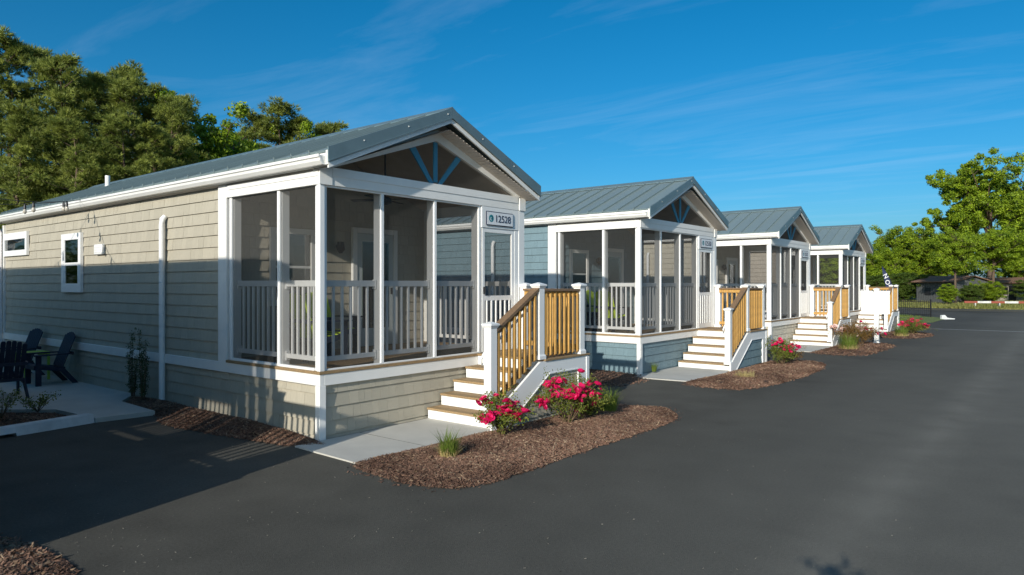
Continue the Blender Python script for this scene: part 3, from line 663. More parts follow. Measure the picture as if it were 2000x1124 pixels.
def chips(xy, z, rng, cm, size, parent, name='mulch_chips'):
    n = len(xy); a = rng.rand(n)*np.pi; tl = rng.normal(0, .35, n); rl = rng.normal(0, .5, n)
    l = rng.uniform(.006, .026, n)*size; wd = rng.uniform(.002, .0065, n)*size
    d = np.column_stack([np.cos(a)*np.cos(tl), np.sin(a)*np.cos(tl), np.sin(tl)])
    s = np.column_stack([-np.sin(a)*np.cos(rl), np.cos(a)*np.cos(rl), np.sin(rl)])
    up = np.cross(d, s); c = np.column_stack([xy, z+.004])
    V = np.stack([c-d*l[:, None]-s*wd[:, None], c-d*l[:, None]+s*wd[:, None], c+d*l[:, None]+s*wd[:, None], c+d*l[:, None]-s*wd[:, None], c+up*.004*np.sign(up[:, 2:3])], 1).reshape(-1, 3)
    k = np.arange(n)*5; F = np.concatenate([np.stack([k, k+1, k+4], 1), np.stack([k+1, k+2, k+4], 1), np.stack([k+2, k+3, k+4], 1), np.stack([k+3, k, k+4], 1)])
    o = put(name, np_mesh(name, V, F, cm), (0, 0, 0), parent); tag(o, kind='stuff')
    if parent is None: tag(o, 'scattered pale wood chips and grit lying on the dark asphalt', 'debris')
    return o
bed([(-.43, -1.30), (-.62, -2.0), (-.55, -2.62), (-.18, -2.98), (.69, -3.02), (1.76, -3.02), (2.94, -3.05), (4.2, -3.0), (4.95, -2.5), (4.9, -2.05), (4.4, -1.46), (3.0, -1.44), (1.95, -1.45), (1.7, -1.36), (.6, -1.34)], (1.9, -2.2), .07, 42000, 1)
bed([(-.20, 5.25), (-.42, 4.95), (-.50, 3.6), (-.78, 2.7), (-.66, 1.4), (-.5, .35), (-.35, -.03), (-.06, -.03), (-.05, 2.6), (-.04, 5.45)], (-.30, 2.6), .04, 16000, 2, hf=lambda xy: .10*np.clip((xy[..., 0]+.6)/.5, 0, 1))
bed([(-1.9, 5.5), (-1.44, 4.85), (-1.38, 3.95), (-1.42, 3.86), (-3.3, 3.58), (-3.9, 3.6), (-3.9, 5.5)], (-2.4, 4.6), .07, 7000, 3, smooth=False)
bed([(-4.6, -.6), (-3.9, -.75), (-3.66, -1.2), (-3.62, -1.75), (-3.66, -2.3), (-3.9, -2.9), (-4.6, -3.0), (-5.2, -2.2), (-5.2, -1.4)], (-4.4, -1.8), .05, 15000, 4, size=1.5)
bed([(8.04, -1.45), (7.68, -2.2), (8.06, -2.81), (10.16, -3.07), (12.2, -3.0), (13.5, -2.7), (13.85, -2.1), (13.2, -1.5), (11.0, -1.5), (9.6, -1.5)], (10.6, -2.2), .07, 24000, 5, size=1.3)
bed([(16.4, -1.64), (16.0, -2.3), (16.5, -3.05), (18.6, -3.2), (20.3, -3.15), (21.3, -2.7), (21.2, -1.9), (19.5, -1.65), (18, -1.65)], (18.7, -2.4), .07, 5000, 6, size=1.6)
bed([(24.4, -1.65), (24.1, -2.4), (24.3, -3.0), (26.0, -3.4), (27.7, -3.2), (28.2, -2.5), (28.0, -1.65)], (26.2, -2.5), .07, 3000, 7, size=1.8)
bed([(6.2, -.3), (8.5, -.1), (8.5, 4), (8.0, 4.2), (7.6, 2)], (8.0, 1.6), .05, 2500, 8, size=1.4)
rng = np.random.RandomState(55)
xy = np.column_stack([rng.uniform(-3.6, 9, 230), rng.uniform(-6.8, -2.9, 230)]); xy = np.concatenate([xy, np.column_stack([rng.uniform(-3.6, -.6, 160), rng.uniform(-3.4, 3.2, 160)]), np.column_stack([rng.uniform(-3.5, -2.9, 40), rng.uniform(-2.6, -.8, 40)])])
chips(xy, np.full(len(xy), .002), rng, STONE, .42, None, 'asphalt_litter')

# ------------------------------------------------------------------ plants
def blades_mesh(n, r, h, seed, m, w=.0035, lean=.8):
    rng = np.random.RandomState(seed); a = rng.rand(n)*2*np.pi; rr = r*np.sqrt(rng.rand(n))*.4
    b = np.column_stack([np.cos(a)*rr, np.sin(a)*rr, np.zeros(n)]); a = a+rng.normal(0, .6, n); hh = h*rng.uniform(.35, 1, n)**1.3; ln = lean*rng.uniform(.2, 1, n)*hh
    d = np.column_stack([np.cos(a), np.sin(a), np.zeros(n)]); s = np.column_stack([-np.sin(a), np.cos(a), np.zeros(n)])*w
    u = np.array([0, 0, 1.])
    p1 = b+d*(ln*.3)[:, None]+u*(hh*.6)[:, None]; p2 = b+d*ln[:, None]+u*hh[:, None]
    V = np.stack([b-s, b+s, p1+s*.8, p1-s*.8, p2], 1).reshape(-1, 3); k = np.arange(n)*5
    F = np.concatenate([np.stack([k, k+1, k+2], 1), np.stack([k, k+2, k+3], 1), np.stack([k+3, k+2, k+4], 1)])
    return np_mesh('blades', V, F, m)
def grass_tuft(x, y, r, h, lab, n=260, seed=1, straw=True, gm=None):
    e = empty('grass_tuft', (x, y, .05)); tag(e, lab, 'grass')
    tag(put('blades', blades_mesh(n, r, h, seed, gm or GRASS), (0, 0, 0), e), kind='stuff')
    if straw: tag(put('dead_blades', blades_mesh(n, r*1.2, h*.4, seed+9, STRAW, .005, 1.6), (0, 0, 0), e), kind='stuff')
grass_tuft(.33, -2.0, .22, .34, 'ragged grass tuft with straw base in the nearest mulch bed', 300, 1)
grass_tuft(4.02, -1.95, .34, .40, 'green grass tuft at the far end of the nearest mulch bed', 420, 2, False)
grass_tuft(9.35, -2.2, .5, .16, 'dry straw clump in the mulch bed of the blue cabin', 260, 3, True, STRAW)
grass_tuft(17.7, -2.35, .55, .55, 'round green grass tuft beside the steps of the cream cabin', 600, 4)
grass_tuft(24.95, -2.6, .5, .5, 'green grass tuft in front of the taupe cabin steps', 500, 5)
grass_tuft(8.95, -.22, .12, .24, 'small green weed at the foot of the blue shingle skirting', 160, 6, False)

def leafcloud(C, nper, rad, leaf, seed, flat=1.0, updir=0.3):
    """diamond leaves scattered in balls about the centres C"""
    rng = np.random.RandomState(seed); n = len(C)*nper
    c = np.repeat(np.asarray(C, float), nper, 0); d = rng.normal(size=(n, 3)); d /= np.linalg.norm(d, axis=1)[:, None]
    rr = np.repeat(np.broadcast_to(rad, (len(C),)), nper)*(rng.rand(n)**.45); off = d*rr[:, None]; off[:, 2] *= flat
    p = c+off; nn = d*.7+rng.normal(size=(n, 3))*.6; nn[:, 2] += updir; nn /= np.linalg.norm(nn, axis=1)[:, None]
    a = np.cross(nn, rng.normal(size=(n, 3))); a /= np.linalg.norm(a, axis=1)[:, None]+1e-9; b = np.cross(nn, a)
    l = leaf*rng.uniform(.6, 1.25, n)[:, None]
    V = np.stack([p-a*l, p+b*l*.5, p+a*l, p-b*l*.5], 1).reshape(-1, 3); k = np.arange(n)*4
    return V, np.stack([k, k+1, k+2, k+3], 1)
def flower_mesh(m, seed, r=.045):
    rng = np.random.RandomState(seed); V = []; F = []
    for ring, (cnt, tilt, rr) in enumerate(((6, .35, 1.0), (5, .8, .75), (4, 1.2, .45))):
        for i in range(cnt):
            a = 2*math.pi*i/cnt+ring*.5+rng.normal(0, .1); d = Vector((math.cos(a), math.sin(a), 0)); s = Vector((-math.sin(a), math.cos(a), 0)); R_ = r*rr
            o = len(V); up = Vector((0, 0, 1))
            p1 = d*R_*.55*math.cos(tilt)+up*R_*.55*math.sin(tilt); p2 = d*R_*math.cos(tilt)+up*R_*math.sin(tilt)*1.1
            V += [tuple(d*.004), tuple(p1+s*R_*.55), tuple(p2+s*R_*.25), tuple(p2-s*R_*.25), tuple(p1-s*R_*.55)]; F += [(o, o+1, o+2), (o, o+2, o+3), (o, o+3, o+4)]
    return np_mesh('flower', V, F, m)
FL = [flower_mesh(RED, i) for i in range(4)]; FLP = [flower_mesh(PINK, i) for i in range(3)]
def rose_bush(x, y, r, h, nf, seed, lab, cat='rose bush', lm=LEAFR, fl=None, skew=(0, 0), grp=None, leaf=.018, nl=20, fs=1.3):
    e = empty('rose_bush', (x, y, .05)); tag(e, lab, cat, grp or 'rose bushes in the mulch beds'); rg = random.Random(seed); st = []; C = []
    ns = int(16+r*14); tips = []
    for i in range(ns):
        a = rg.uniform(0, 2*math.pi); rr = r*math.sqrt(rg.random())*.95; hh = h*(1-.35*(rr/r)**2)*rg.uniform(.55, 1.0)
        tip = Vector((math.cos(a)*rr+skew[0]*hh, math.sin(a)*rr+skew[1]*hh, hh)); mid = tip*.5+Vector((0, 0, h*.08)); st.append(([(math.cos(a)*.03, math.sin(a)*.03, 0), tuple(mid), tuple(tip)], [.008, .005, .003])); tips.append(tip)
        for f in (.38, .55, .7, .82, .92, 1.0):
            q = tip*f+Vector((0, 0, h*.10*math.sin(math.pi*f)))+Vector((rg.gauss(0, .05), rg.gauss(0, .05), rg.gauss(0, .03)))*(r/.4); C.append(tuple(q))
            if f > .5 and rg.random() < .6: q2 = q+Vector((rg.gauss(0, .09), rg.gauss(0, .09), rg.gauss(0, .05)))*(r/.4); C.append(tuple(q2)); st.append(([tuple(tip*(f-.15)), tuple(q2)], [.003, .002]))
    put('stems', tubes_mesh('stems', st, TWIG, 4), (0, 0, 0), e)
    V, F = leafcloud(C, nl, .085*(r/.4)**.5, leaf, seed); tag(put('leaves', np_mesh('leaves', V, F, lm), (0, 0, 0), e), kind='stuff')
    cl = [t for t in tips if t.z > h*.30]; k = 0; sun_side = Vector((-.7, -.7, .3))
    while k < nf and cl:
        t = rg.choice(cl)+Vector((rg.gauss(0, .02), rg.gauss(0, .02), .0))
        for j in range(rg.choice((1, 2, 3, 5))):
            q = t+Vector((rg.gauss(0, .05), rg.gauss(0, .05), rg.gauss(-.015, .025)))+Vector((rg.uniform(-.04, .0), rg.uniform(-.05, .0), 0)); s = rg.uniform(.65, 1.15)*fs
            put('flower', rg.choice(fl or FL), q, e, (rg.uniform(-.2, 1.1), rg.uniform(-.9, .3), rg.uniform(0, 6)), (s, s, s)); k += 1
    return e
rose_bush(1.55, -1.80, .36, .60, 75, 11, 'small rose bush full of crimson blooms at the foot of the nearest steps')
rose_bush(2.72, -2.05, .50, .76, 95, 12, 'wide rose bush with crimson blooms beside the nearest landing', skew=(.1, 0))
rose_bush(3.45, -1.95, .30, .42, 4, 13, 'low yellow-green rose shoots to the right of the wide rose bush')
rose_bush(12.35, -2.05, .46, .62, 30, 14, 'rose bush with red blooms in the mulch bed of the blue cabin', fs=1.2)
rose_bush(13.05, -2.0, .34, .38, 5, 19, 'thin low rose bush with dry stems at the end of the blue cabin bed', lm=LEAFO, nl=10)
rose_bush(18.75, -2.1, .62, .85, 26, 15, 'reddish rose bush with pale pink blooms in the cream cabin bed', lm=LEAFO, fl=FLP, fs=1.5)
rose_bush(19.9, -2.25, .62, .78, 26, 16, 'dark leafy rose bush with red blooms behind the white signpost', lm=LEAFO, fs=1.5)
rose_bush(26.3, -2.75, .62, .62, 60, 17, 'low rose bush of bright red blooms before the taupe cabin', fs=1.6)
rose_bush(27.5, -2.6, .50, .6, 30, 18, 'smaller red rose bush nearest the far end of the last bed', fs=1.6)

def sparse_shrub(x, y, r, h, seed, lab):
    e = empty('shrub', (x, y, .08)); tag(e, lab, 'shrub'); rg = random.Random(seed); st = []; C = []
    for i in range(16):
        a = rg.uniform(0, 6.28); rr = r*rg.uniform(.3, 1); tip = Vector((math.cos(a)*rr, math.sin(a)*rr*.6, h*rg.uniform(.5, 1))); st.append(([(0, 0, 0), tuple(tip*.5+Vector((0, 0, .03))), tuple(tip)], [.007, .004, .002]))
        for f in (.5, .7, .85, 1): C.append(tuple(tip*f+Vector((rg.gauss(0, .03), rg.gauss(0, .03), .02))))
    put('stems', tubes_mesh('stems', st, TWIG, 4), (0, 0, 0), e); V, F = leafcloud(C, 9, .05, .018, seed); tag(put('leaves', np_mesh('leaves', V, F, LEAFR), (0, 0, 0), e), kind='stuff')
sparse_shrub(-1.75, 4.75, .32, .30, 21, 'thin twiggy shrub in the bed behind the wheel stop, right one')
sparse_shrub(-2.25, 4.6, .40, .46, 22, 'leafier yellow-green shrub at the left edge behind the wheel stop')
def column_holly(x, y, h, seed, lab):
    e = empty('holly_shrub', (x, y, .1)); tag(e, lab, 'shrub', 'columnar shrubs by the side wall'); rg = random.Random(seed); st = []; C = []
    for i in range(5):
        a = i*1.25; bx, by_ = math.cos(a)*.05, math.sin(a)*.05; hh = h*rg.uniform(.55, 1); st.append(([(bx*.5, by_*.5, 0), (bx, by_, hh*.5), (bx*1.2, by_*1.2, hh)], [.008, .006, .002]))
        for k in range(26): f = k/25; C.append((bx*(.5+f*.8)+rg.gauss(0, .02), by_*(.5+f*.8)+rg.gauss(0, .02), .08+f*(hh-.08)))
    put('stems', tubes_mesh('stems', st, TWIG, 4), (0, 0, 0), e); V, F = leafcloud(C, 13, .045, .015, seed); tag(put('leaves', np_mesh('leaves', V, F, HOLLY), (0, 0, 0), e), kind='stuff')
column_holly(-.20, 5.12, 1.22, 31, 'left one of the two narrow upright shrubs by the white conduit')
column_holly(-.22, 4.68, 1.22, 32, 'right one of the two narrow upright shrubs by the white conduit')

# ------------------------------------------------------------------ adirondack chairs
def lathe_arc_slat(x, w, y0, z0, y1, z1, top, th=.018):
    """a back slat leaning from (y0,z0) to (y1,z1) with a rounded top"""
    d = Vector((0, y1-y0, z1-z0)); L = d.length+top; d.normalize(); n = Vector((0, -d.z, d.y))
    V = []; F = []; prof = [(0, w/2*.75), (L*.5, w/2), (L-w*.4, w/2), (L-w*.12, w/2*.8), (L, w/2*.35)]
    for t, hw in prof:
        for sx in (-1, 1):
            for k in (0, 1):
                p = Vector((x, y0, z0))+d*t+Vector((sx*hw, 0, 0))+n*(k*th); V.append(tuple(p))
    for i in range(len(prof)-1):
        a = i*4; b = a+4
        F += [(a, b, b+2, a+2), (a+1, a+3, b+3, b+1), (a, a+1, b+1, b), (a+2, b+2, b+3, a+3)]
    F += [(0, 2, 3, 1), (len(V)-4, len(V)-3, len(V)-1, len(V)-2)]
    return V, F
def adirondack(x, y, z, rz, frame, slat, lab, grp):
    # faces local -Y
    e = empty('adirondack_chair', (x, y, z), rz); tag(e, lab, 'chair', grp)
    offs = [-.225, -.15, -.075, 0, .075, .15, .225]
    for i, ox in enumerate(offs):
        V, F = lathe_arc_slat(ox*1.05, .070, .20, .34, .42, .93, .085*(1-(ox/.26)**2)*1.0+.0); put('back_slat', np_mesh('back_slat', V, F, slat), (0, 0, 0), e)
    for i in range(6):
        yy = -.26+i*.085; zz = .40-.02*i; put('seat_slat', box_mesh(.52, .078, .02, slat, .005), (0, yy, zz), e, (R(13), 0, 0))
    for s in (-1, 1):
        put('arm', prism_mesh([(s*.25, -.30), (s*.36, -.34), (s*.39, -.20), (s*.36, .10), (s*.30, .36), (s*.25, .36), (s*.27, .0)], 'Z', .585, .61, frame), (0, 0, 0), e)
        put('leg', box_mesh(.028, .10, .585, frame, .004), (s*.295, -.24, .2925), e)
        put('leg', prism_mesh([(.10, .30), (.20, .33), (.46, .0), (.36, .0)], 'X', s*.28-.014, s*.28+.014, frame), (0, 0, 0), e)
        put('side_rail', prism_mesh([(-.29, .33), (-.29, .41), (.22, .33), (.22, .24)], 'X', s*.265-.013, s*.265+.013, frame), (0, 0, 0), e)
    put('apron', box_mesh(.56, .022, .09, frame, .004), (0, -.30, .36), e); put('back_brace', box_mesh(.56, .03, .06, frame, .004), (0, .37, .60), e); put('back_brace', box_mesh(.50, .03, .05, frame, .004), (0, .225, .31), e)
def side_table(x, y, z, rz, m, lab, h=.50, s=.54):
    e = empty('side_table', (x, y, z), rz); tag(e, lab, 'table')
    for i in range(6): put('top_slat', box_mesh(s, s/6-.008, .022, m, .004), (0, -s/2+(i+.5)*s/6, h-.011), e)
    for a in (-1, 1):
        for b in (-1, 1): put('leg', box_mesh(.05, .03, h-.03, m, .004), (a*(s/2-.05), b*(s/2-.04), (h-.03)/2), e)
        put('apron', box_mesh(.02, s-.1, .06, m, .003), (a*(s/2-.05), 0, h-.055), e)
adirondack(-.52, 8.25, .07, R(-90), NAVY, NAVY, 'navy slatted chair against the beige wall, nearer of the two by the green table', 'navy chairs on the patio')
adirondack(-.55, 10.05, .07, R(-82), NAVY, NAVY, 'navy slatted chair against the beige wall, farther of the two', 'navy chairs on the patio')
adirondack(-1.62, 6.95, .07, R(178), NAVY, NAVY, 'navy chair seen from behind at the left edge of the picture', 'navy chairs on the patio')
side_table(-.50, 9.15, .07, R(4), TGREEN, 'lime green square side table between the two navy chairs', .58, .52)
def porch_set(cx, cy, cz, who):
    adirondack(cx+.86, cy+1.2, cz+DK, R(84), NAVY, LIME, 'lime and navy slatted chair nearest the corner of the %s porch' % who, 'lime chairs inside the porches')
    adirondack(cx+1.62, cy+1.92, cz+DK, R(8), NAVY, LIME, 'lime and navy slatted chair by the back wall of the %s porch' % who, 'lime chairs inside the porches')
    side_table(cx+1.0, cy+1.95, cz+DK, 0, NAVY, 'small navy table between the lime chairs of the %s porch' % who, .45, .4)
porch_set(*CABX[1], 'nearest cabin'); porch_set(*CABX[2], 'blue-grey cabin')
# ceiling fan of the nearest porch
e = empty('ceiling_fan', (2.1, 1.15, 3.45)); tag(e, 'dark ceiling fan hanging on a rod inside the nearest porch gable', 'ceiling fan')
put('rod', tubes_mesh('rod', [([(0, 0, .02), (0, 0, .86)], [.014, .014]), ([(0, 0, .83), (0, 0, .90)], [.06, .07])], BLACK, 8), (0, 0, 0), e); put('motor', tubes_mesh('motor', [([(0, 0, -.08), (0, 0, -.06), (0, 0, .02), (0, 0, .05)], [.05, .11, .11, .04])], BLACK, 14), (0, 0, 0), e)
for i in range(4):
    a = i*math.pi/2+.4; put('blade', box_mesh(.5, .12, .01, BLACK, .003), (math.cos(a)*.36, math.sin(a)*.36, .0), e, (R(8), 0, a))

# ------------------------------------------------------------------ string lights between the first two cabins
def string_lights(A, B, sag, nb, lab):
    A = Vector(A); B = Vector(B); P = lambda t: A.lerp(B, t)-Vector((0, 0, sag*4*t*(1-t)))
    e = empty('string_lights', tuple(A)); tag(e, lab, 'string lights')
    put('wire', tubes_mesh('wire', [([tuple(P(i/16)-A) for i in range(17)], [.006]*17)], BLACK, 5), (0, 0, 0), e)
    for i in range(nb):
        q = P((i+.45)/nb)-A
        s = put('socket', tubes_mesh('socket', [([(0, 0, 0), (0, 0, -.03), (0, 0, -.10)], [.010, .022, .026])], BLACK, 8), q, e)
        bb = put('bulb', tubes_mesh('bulb', [([(0, 0, -.10), (0, 0, -.12), (0, 0, -.15), (0, 0, -.18), (0, 0, -.19)], [.018, .028, .036, .022, .004])], GLOBE, 10), q, s)
string_lights((-.22, 7.40, 3.70), (-3.6, 5.2, 3.72), .22, 5, 'black string of bulbs running from the beige cabin gutter towards the camera')
string_lights((-.22, 7.40, 3.70), (-3.62, 8.9, 3.72), .18, 6, 'black string of bulbs running from the beige cabin gutter away to the left')

# ------------------------------------------------------------------ signpost, banner, fence, barrier, sheds
e = empty('sign_post', (21.0, -2.5, 0)); tag(e, 'white vinyl post with a plain white board in the third mulch bed', 'signpost')
put('post', newel_mesh(1.93, .14, True), (0, 0, 0), e)
for i in range(6): put('board_plank', box_mesh(.028, .147, .68, VINYL, .006), (.09, .44-i*.15, 1.43), e)
put('board_rail', box_mesh(.04, .92, .06, VINYL, .005), (.085, .065, 1.80), e); put('board_rail', box_mesh(.04, .92, .06, VINYL, .005), (.085, .065, 1.06), e)
put('hanging_leg', box_mesh(.09, .09, .3, VINYL, .005), (.09, .46, 1.3), e)

BANN = mat('banner_navy', (0.018, 0.03, 0.085), 0.7)
e = empty('feather_banner', (37.3, -.25, 0)); tag(e, 'navy feather banner with white letters behind the last steps', 'banner')
ang = math.atan2(-math.cos(R(38.7)), math.sin(R(38.7)))   # broadside to the drive
Hh = 3.05
xr = lambda z: -.02-.72*max(0, (z-.9)/(Hh-.9))**2.3
xl = lambda z: xr(z)-(.42*(1-max(0, (z-.6)/(Hh-.6))**4)+.03)*(1 if z > .9 else 1)+.05
V = []; F = []
for i in range(17):
    z = .62+(Hh-.62)*i/16
    for k in range(4): x = xl(z)+(xr(z)-xl(z))*k/3; V.append((x, .025*math.sin(z*3+k), z))
for i in range(16):
    for k in range(3): F.append((4*i+k, 4*i+k+1, 4*i+k+5, 4*i+k+4))
RZ = math.atan2(-.78, .625); rot = (0, 0, RZ)
o = put('cloth', np_mesh('banner_cloth', V, F, BANN), (0, 0, 0), e, rot); sm_ = o.modifiers.new('s', 'SOLIDIFY'); sm_.thickness = .01
put('pole', tubes_mesh('pole', [([(xr(z)+.02, 0, z) for z in (0, .6, 1.2, 1.8, 2.3, 2.7, 2.9, 3.06)], [.018]*8)], BLACK, 6), (0, 0, 0), e, rot)
LETW = mat('banner_letters', (.75, .75, .75), .7)
for ch, z in (('N', 2.52), ('O', 2.19), ('W', 1.84), ('O', 1.44), ('P', 1.20), ('E', .98), ('N', .76)):
    s_ = .34 if z > 1.7 else .27; x = (xl(z)+xr(z))/2-.085*s_/.3; dz = .10
    m_ = text_mesh(ch, s_, LETW, .002, .004); tl_ = math.atan2(xr(z-.1)-xr(z+.1), .2)
    put('lettering', m_, Vector((x*math.cos(RZ)+.045*math.sin(RZ), x*math.sin(RZ)-.045*math.cos(RZ), z+dz)), e, (R(90), R(90)-tl_, RZ))

e = empty('metal_fence', (45.3, 0, 0)); tag(e, 'low black metal picket fence on the grass by the road', 'fence')
A = Vector((0.6, 1.6, 0)); B = Vector((-.6, -.95, 0)); dv = B-A; az = math.atan2(dv.y, dv.x); L = dv.length
for z in (.15, .55, .95): put('rail', box_mesh(L, .03, .04, BLACK, .003), tuple((A+B)/2+Vector((0, 0, z))), e, (0, 0, az))
for i in range(23): q = A+dv*i/22; put('picket', box_mesh(.022, .022, 1.0 if i not in (0, 22) else 1.1, BLACK, .002), (q.x, q.y, .55), e, (0, 0, az))
for i in (0, 22): q = A+dv*i/22; put('post', box_mesh(.07, .07, 1.12, BLACK, .004), (q.x, q.y, .56), e, (0, 0, az))

o = prism('kerb_end', [(-.5, 0), (-.5, .32), (-.1, .34), (.2, .12), (1.1, .06), (1.1, 0)], 'Y', -.12, .12, STOP); o.scale = (.5, .6, .75); o.location = (42.3, -2.0, 0); o.rotation_euler = (0, 0, R(-48)); tag(o, 'white painted kerb end at the tip of the lawn', 'kerb')

RORG = mat('barrier_red', (.26, .055, .03), .7); e = empty('barrier', (66.2, -.6, 0)); tag(e, 'red and white striped barrier pole beyond the road', 'barrier')
d = Vector((2.4, -6.3, 0)).normalized(); az = math.atan2(d.y, d.x)
for i in range(11): put('stripe', box_mesh(1.0, .16, .18, RORG if i % 2 == 0 else WPT, .01), tuple(d*(i+.5)*1.001+Vector((0, 0, .52))), e, (0, 0, az))
for t in (.8, 2.6, 6, 9.5): put('leg', box_mesh(.08, .4, .45, WPT, .01), tuple(d*t+Vector((0, 0, .22))), e, (0, 0, az))

SHW = mat('weathered_boards', (0.075, 0.08, 0.08), 0.9, nscale=2.5, namt=.45, stretch=(4, 4, .5)); SHR = mat('rusty_roof', (0.22, 0.12, 0.075), 0.8, nscale=2, namt=.35, stretch=(4, .6, 1)); PALE = mat('pale_render', (.42, .38, .30), .9, nscale=1.5, namt=.3)  # weathered boards, base colour darkened to stand in for the trees' shade
def shed(x, y, rz, lx, ly, h, lab, wm=SHW):
    e = empty('old_shed', (x, y, 0), rz); tag(e, lab, 'shed')
    wl = prism('wall', [(-lx/2, 0), (lx/2, 0), (lx/2, h), (0, h+.5), (-lx/2, h)], 'X', 0, 0.01, wm, e); wl.data = prism_mesh([(-lx/2, 0), (lx/2, 0), (lx/2, h), (0, h+.5), (-lx/2, h)], 'Y', -ly/2, ly/2, wm)
    n = int(ly/.3)
    for i in range(n): box('board', -lx/2-.03, -lx/2-.002, -ly/2+i*ly/n+.01, -ly/2+(i+1)*ly/n-.01, .02, h-.05, wm, e, .004)
    for s in (-1, 1): prism('roof', [(0, h+.58), (s*(lx/2+.5), h-.02), (s*(lx/2+.5), h+.05), (0, h+.66)], 'Y', -ly/2-.3, ly/2+.3, SHR, e)
    for k in (-.25, .2): box('window', -lx/2-.05, -lx/2-.031, k*ly-.4, k*ly+.4, .9, 1.7, BLACK, e)
    box('door', -lx/2-.055, -lx/2-.031, -.45*ly+.1, -.45*ly+1.0, .02, 1.9, BLACK, e)
shed(80.3, 1.9, R(-38), 4, 5.0, 2.3, 'old low grey shed with rusty roof under the trees')
shed(93.0, -2.2, R(-38), 5, 7.5, 2.2, 'pale weathered shed half hidden under the large tree', PALE)

# ------------------------------------------------------------------ trees
def wp(px, D, ybase=None):
    r = (px-1000)/1355*D; s, c = math.sin(YAW), math.cos(YAW)
    return (CAM.x+r*s+D*c, CAM.y-r*c+D*s)
def needles(C, rad, ntuft, seed, ln=.26, wdt=.028, k=7):
    rng = np.random.RandomState(seed); n = len(C)*ntuft
    c = np.repeat(np.asarray(C, float), ntuft, 0); d = rng.normal(size=(n, 3)); d[:, 2] = np.abs(d[:, 2])*.9-.25; d /= np.linalg.norm(d, axis=1)[:, None]
    rr = np.repeat(rad, ntuft)*(rng.rand(n)**.25); p = c+d*rr[:, None]*np.array([1, 1, .75])
    P = np.repeat(p, k, 0); D_ = np.repeat(d, k, 0)*1.2+rng.normal(size=(n*k, 3))*.5; D_[:, 2] += .35; D_ /= np.linalg.norm(D_, axis=1)[:, None]
    S = np.cross(D_, rng.normal(size=(n*k, 3))); S /= np.linalg.norm(S, axis=1)[:, None]+1e-9; l = ln*rng.uniform(.6, 1.2, n*k)[:, None]
    V = np.stack([P-S*wdt, P+S*wdt, P+D_*l], 1).reshape(-1, 3); return V, np.arange(len(V)).reshape(-1, 3)
def pine_variant(seed, H=16.5, cr=2.6, base=.28, dens=1.0):
    rg = random.Random(seed); br = []; C = []; rad = []
    bend = [(rg.uniform(-.3, .3), rg.uniform(-.3, .3)) for _ in range(6)]
    tp = [(bend[i][0]*(i > 0), bend[i][1]*(i > 0), H*.97*i/5) for i in range(6)]
    br.append((tp, [.24, .20, .16, .12, .08, .03]))
    def tx(z):
        f = min(4.999, max(0, z/(H*.97)*5)); i = int(f); g = f-i; return Vector(tp[i]).lerp(Vector(tp[i+1]), g)
    nb = int(46*dens)
    for i in range(nb):
        f = base+(1-base)*(i+rg.random())/nb; z = H*f; q = (f-base)/(1-base)
        prof = (1-q)**.55*(.55+.45*min(1, q/.22)); l = cr*prof*rg.uniform(.45, 1.15)+.35; a = rg.uniform(0, 6.28)+i*2.4
        o = tx(min(z, H*.95)); up = rg.uniform(.0, .45)+q*.5
        tip = o+Vector((math.cos(a)*l, math.sin(a)*l, l*up)); mid = o.lerp(tip, .55)-Vector((0, 0, l*.06)); br.append(([tuple(o), tuple(mid), tuple(tip)], [.05*(1.2-q), .03, .012]))
        for g in ((1.0, .72, .45) if l > 1.2 else (1.0, .6)):
            p = o.lerp(tip, g)+Vector((rg.gauss(0, .18), rg.gauss(0, .18), rg.gauss(.08, .12))); C.append(tuple(p)); rad.append(rg.uniform(.42, .80)*(.85+.2*(1-q)))
            if g == 1.0 and rg.random() < .8: C.append(tuple(p+Vector((rg.gauss(0, .45), rg.gauss(0, .45), rg.gauss(0, .25))))); rad.append(rg.uniform(.35, .6))
    C.append((tp[-1][0], tp[-1][1], H*.975)); rad.append(.35)
    V, F = needles(C, np.array(rad)*.85, 36, seed, .33, .020, 8)
    return tubes_mesh('trunk', br, BARK, 6), np_mesh('crown', V, F, PINE)
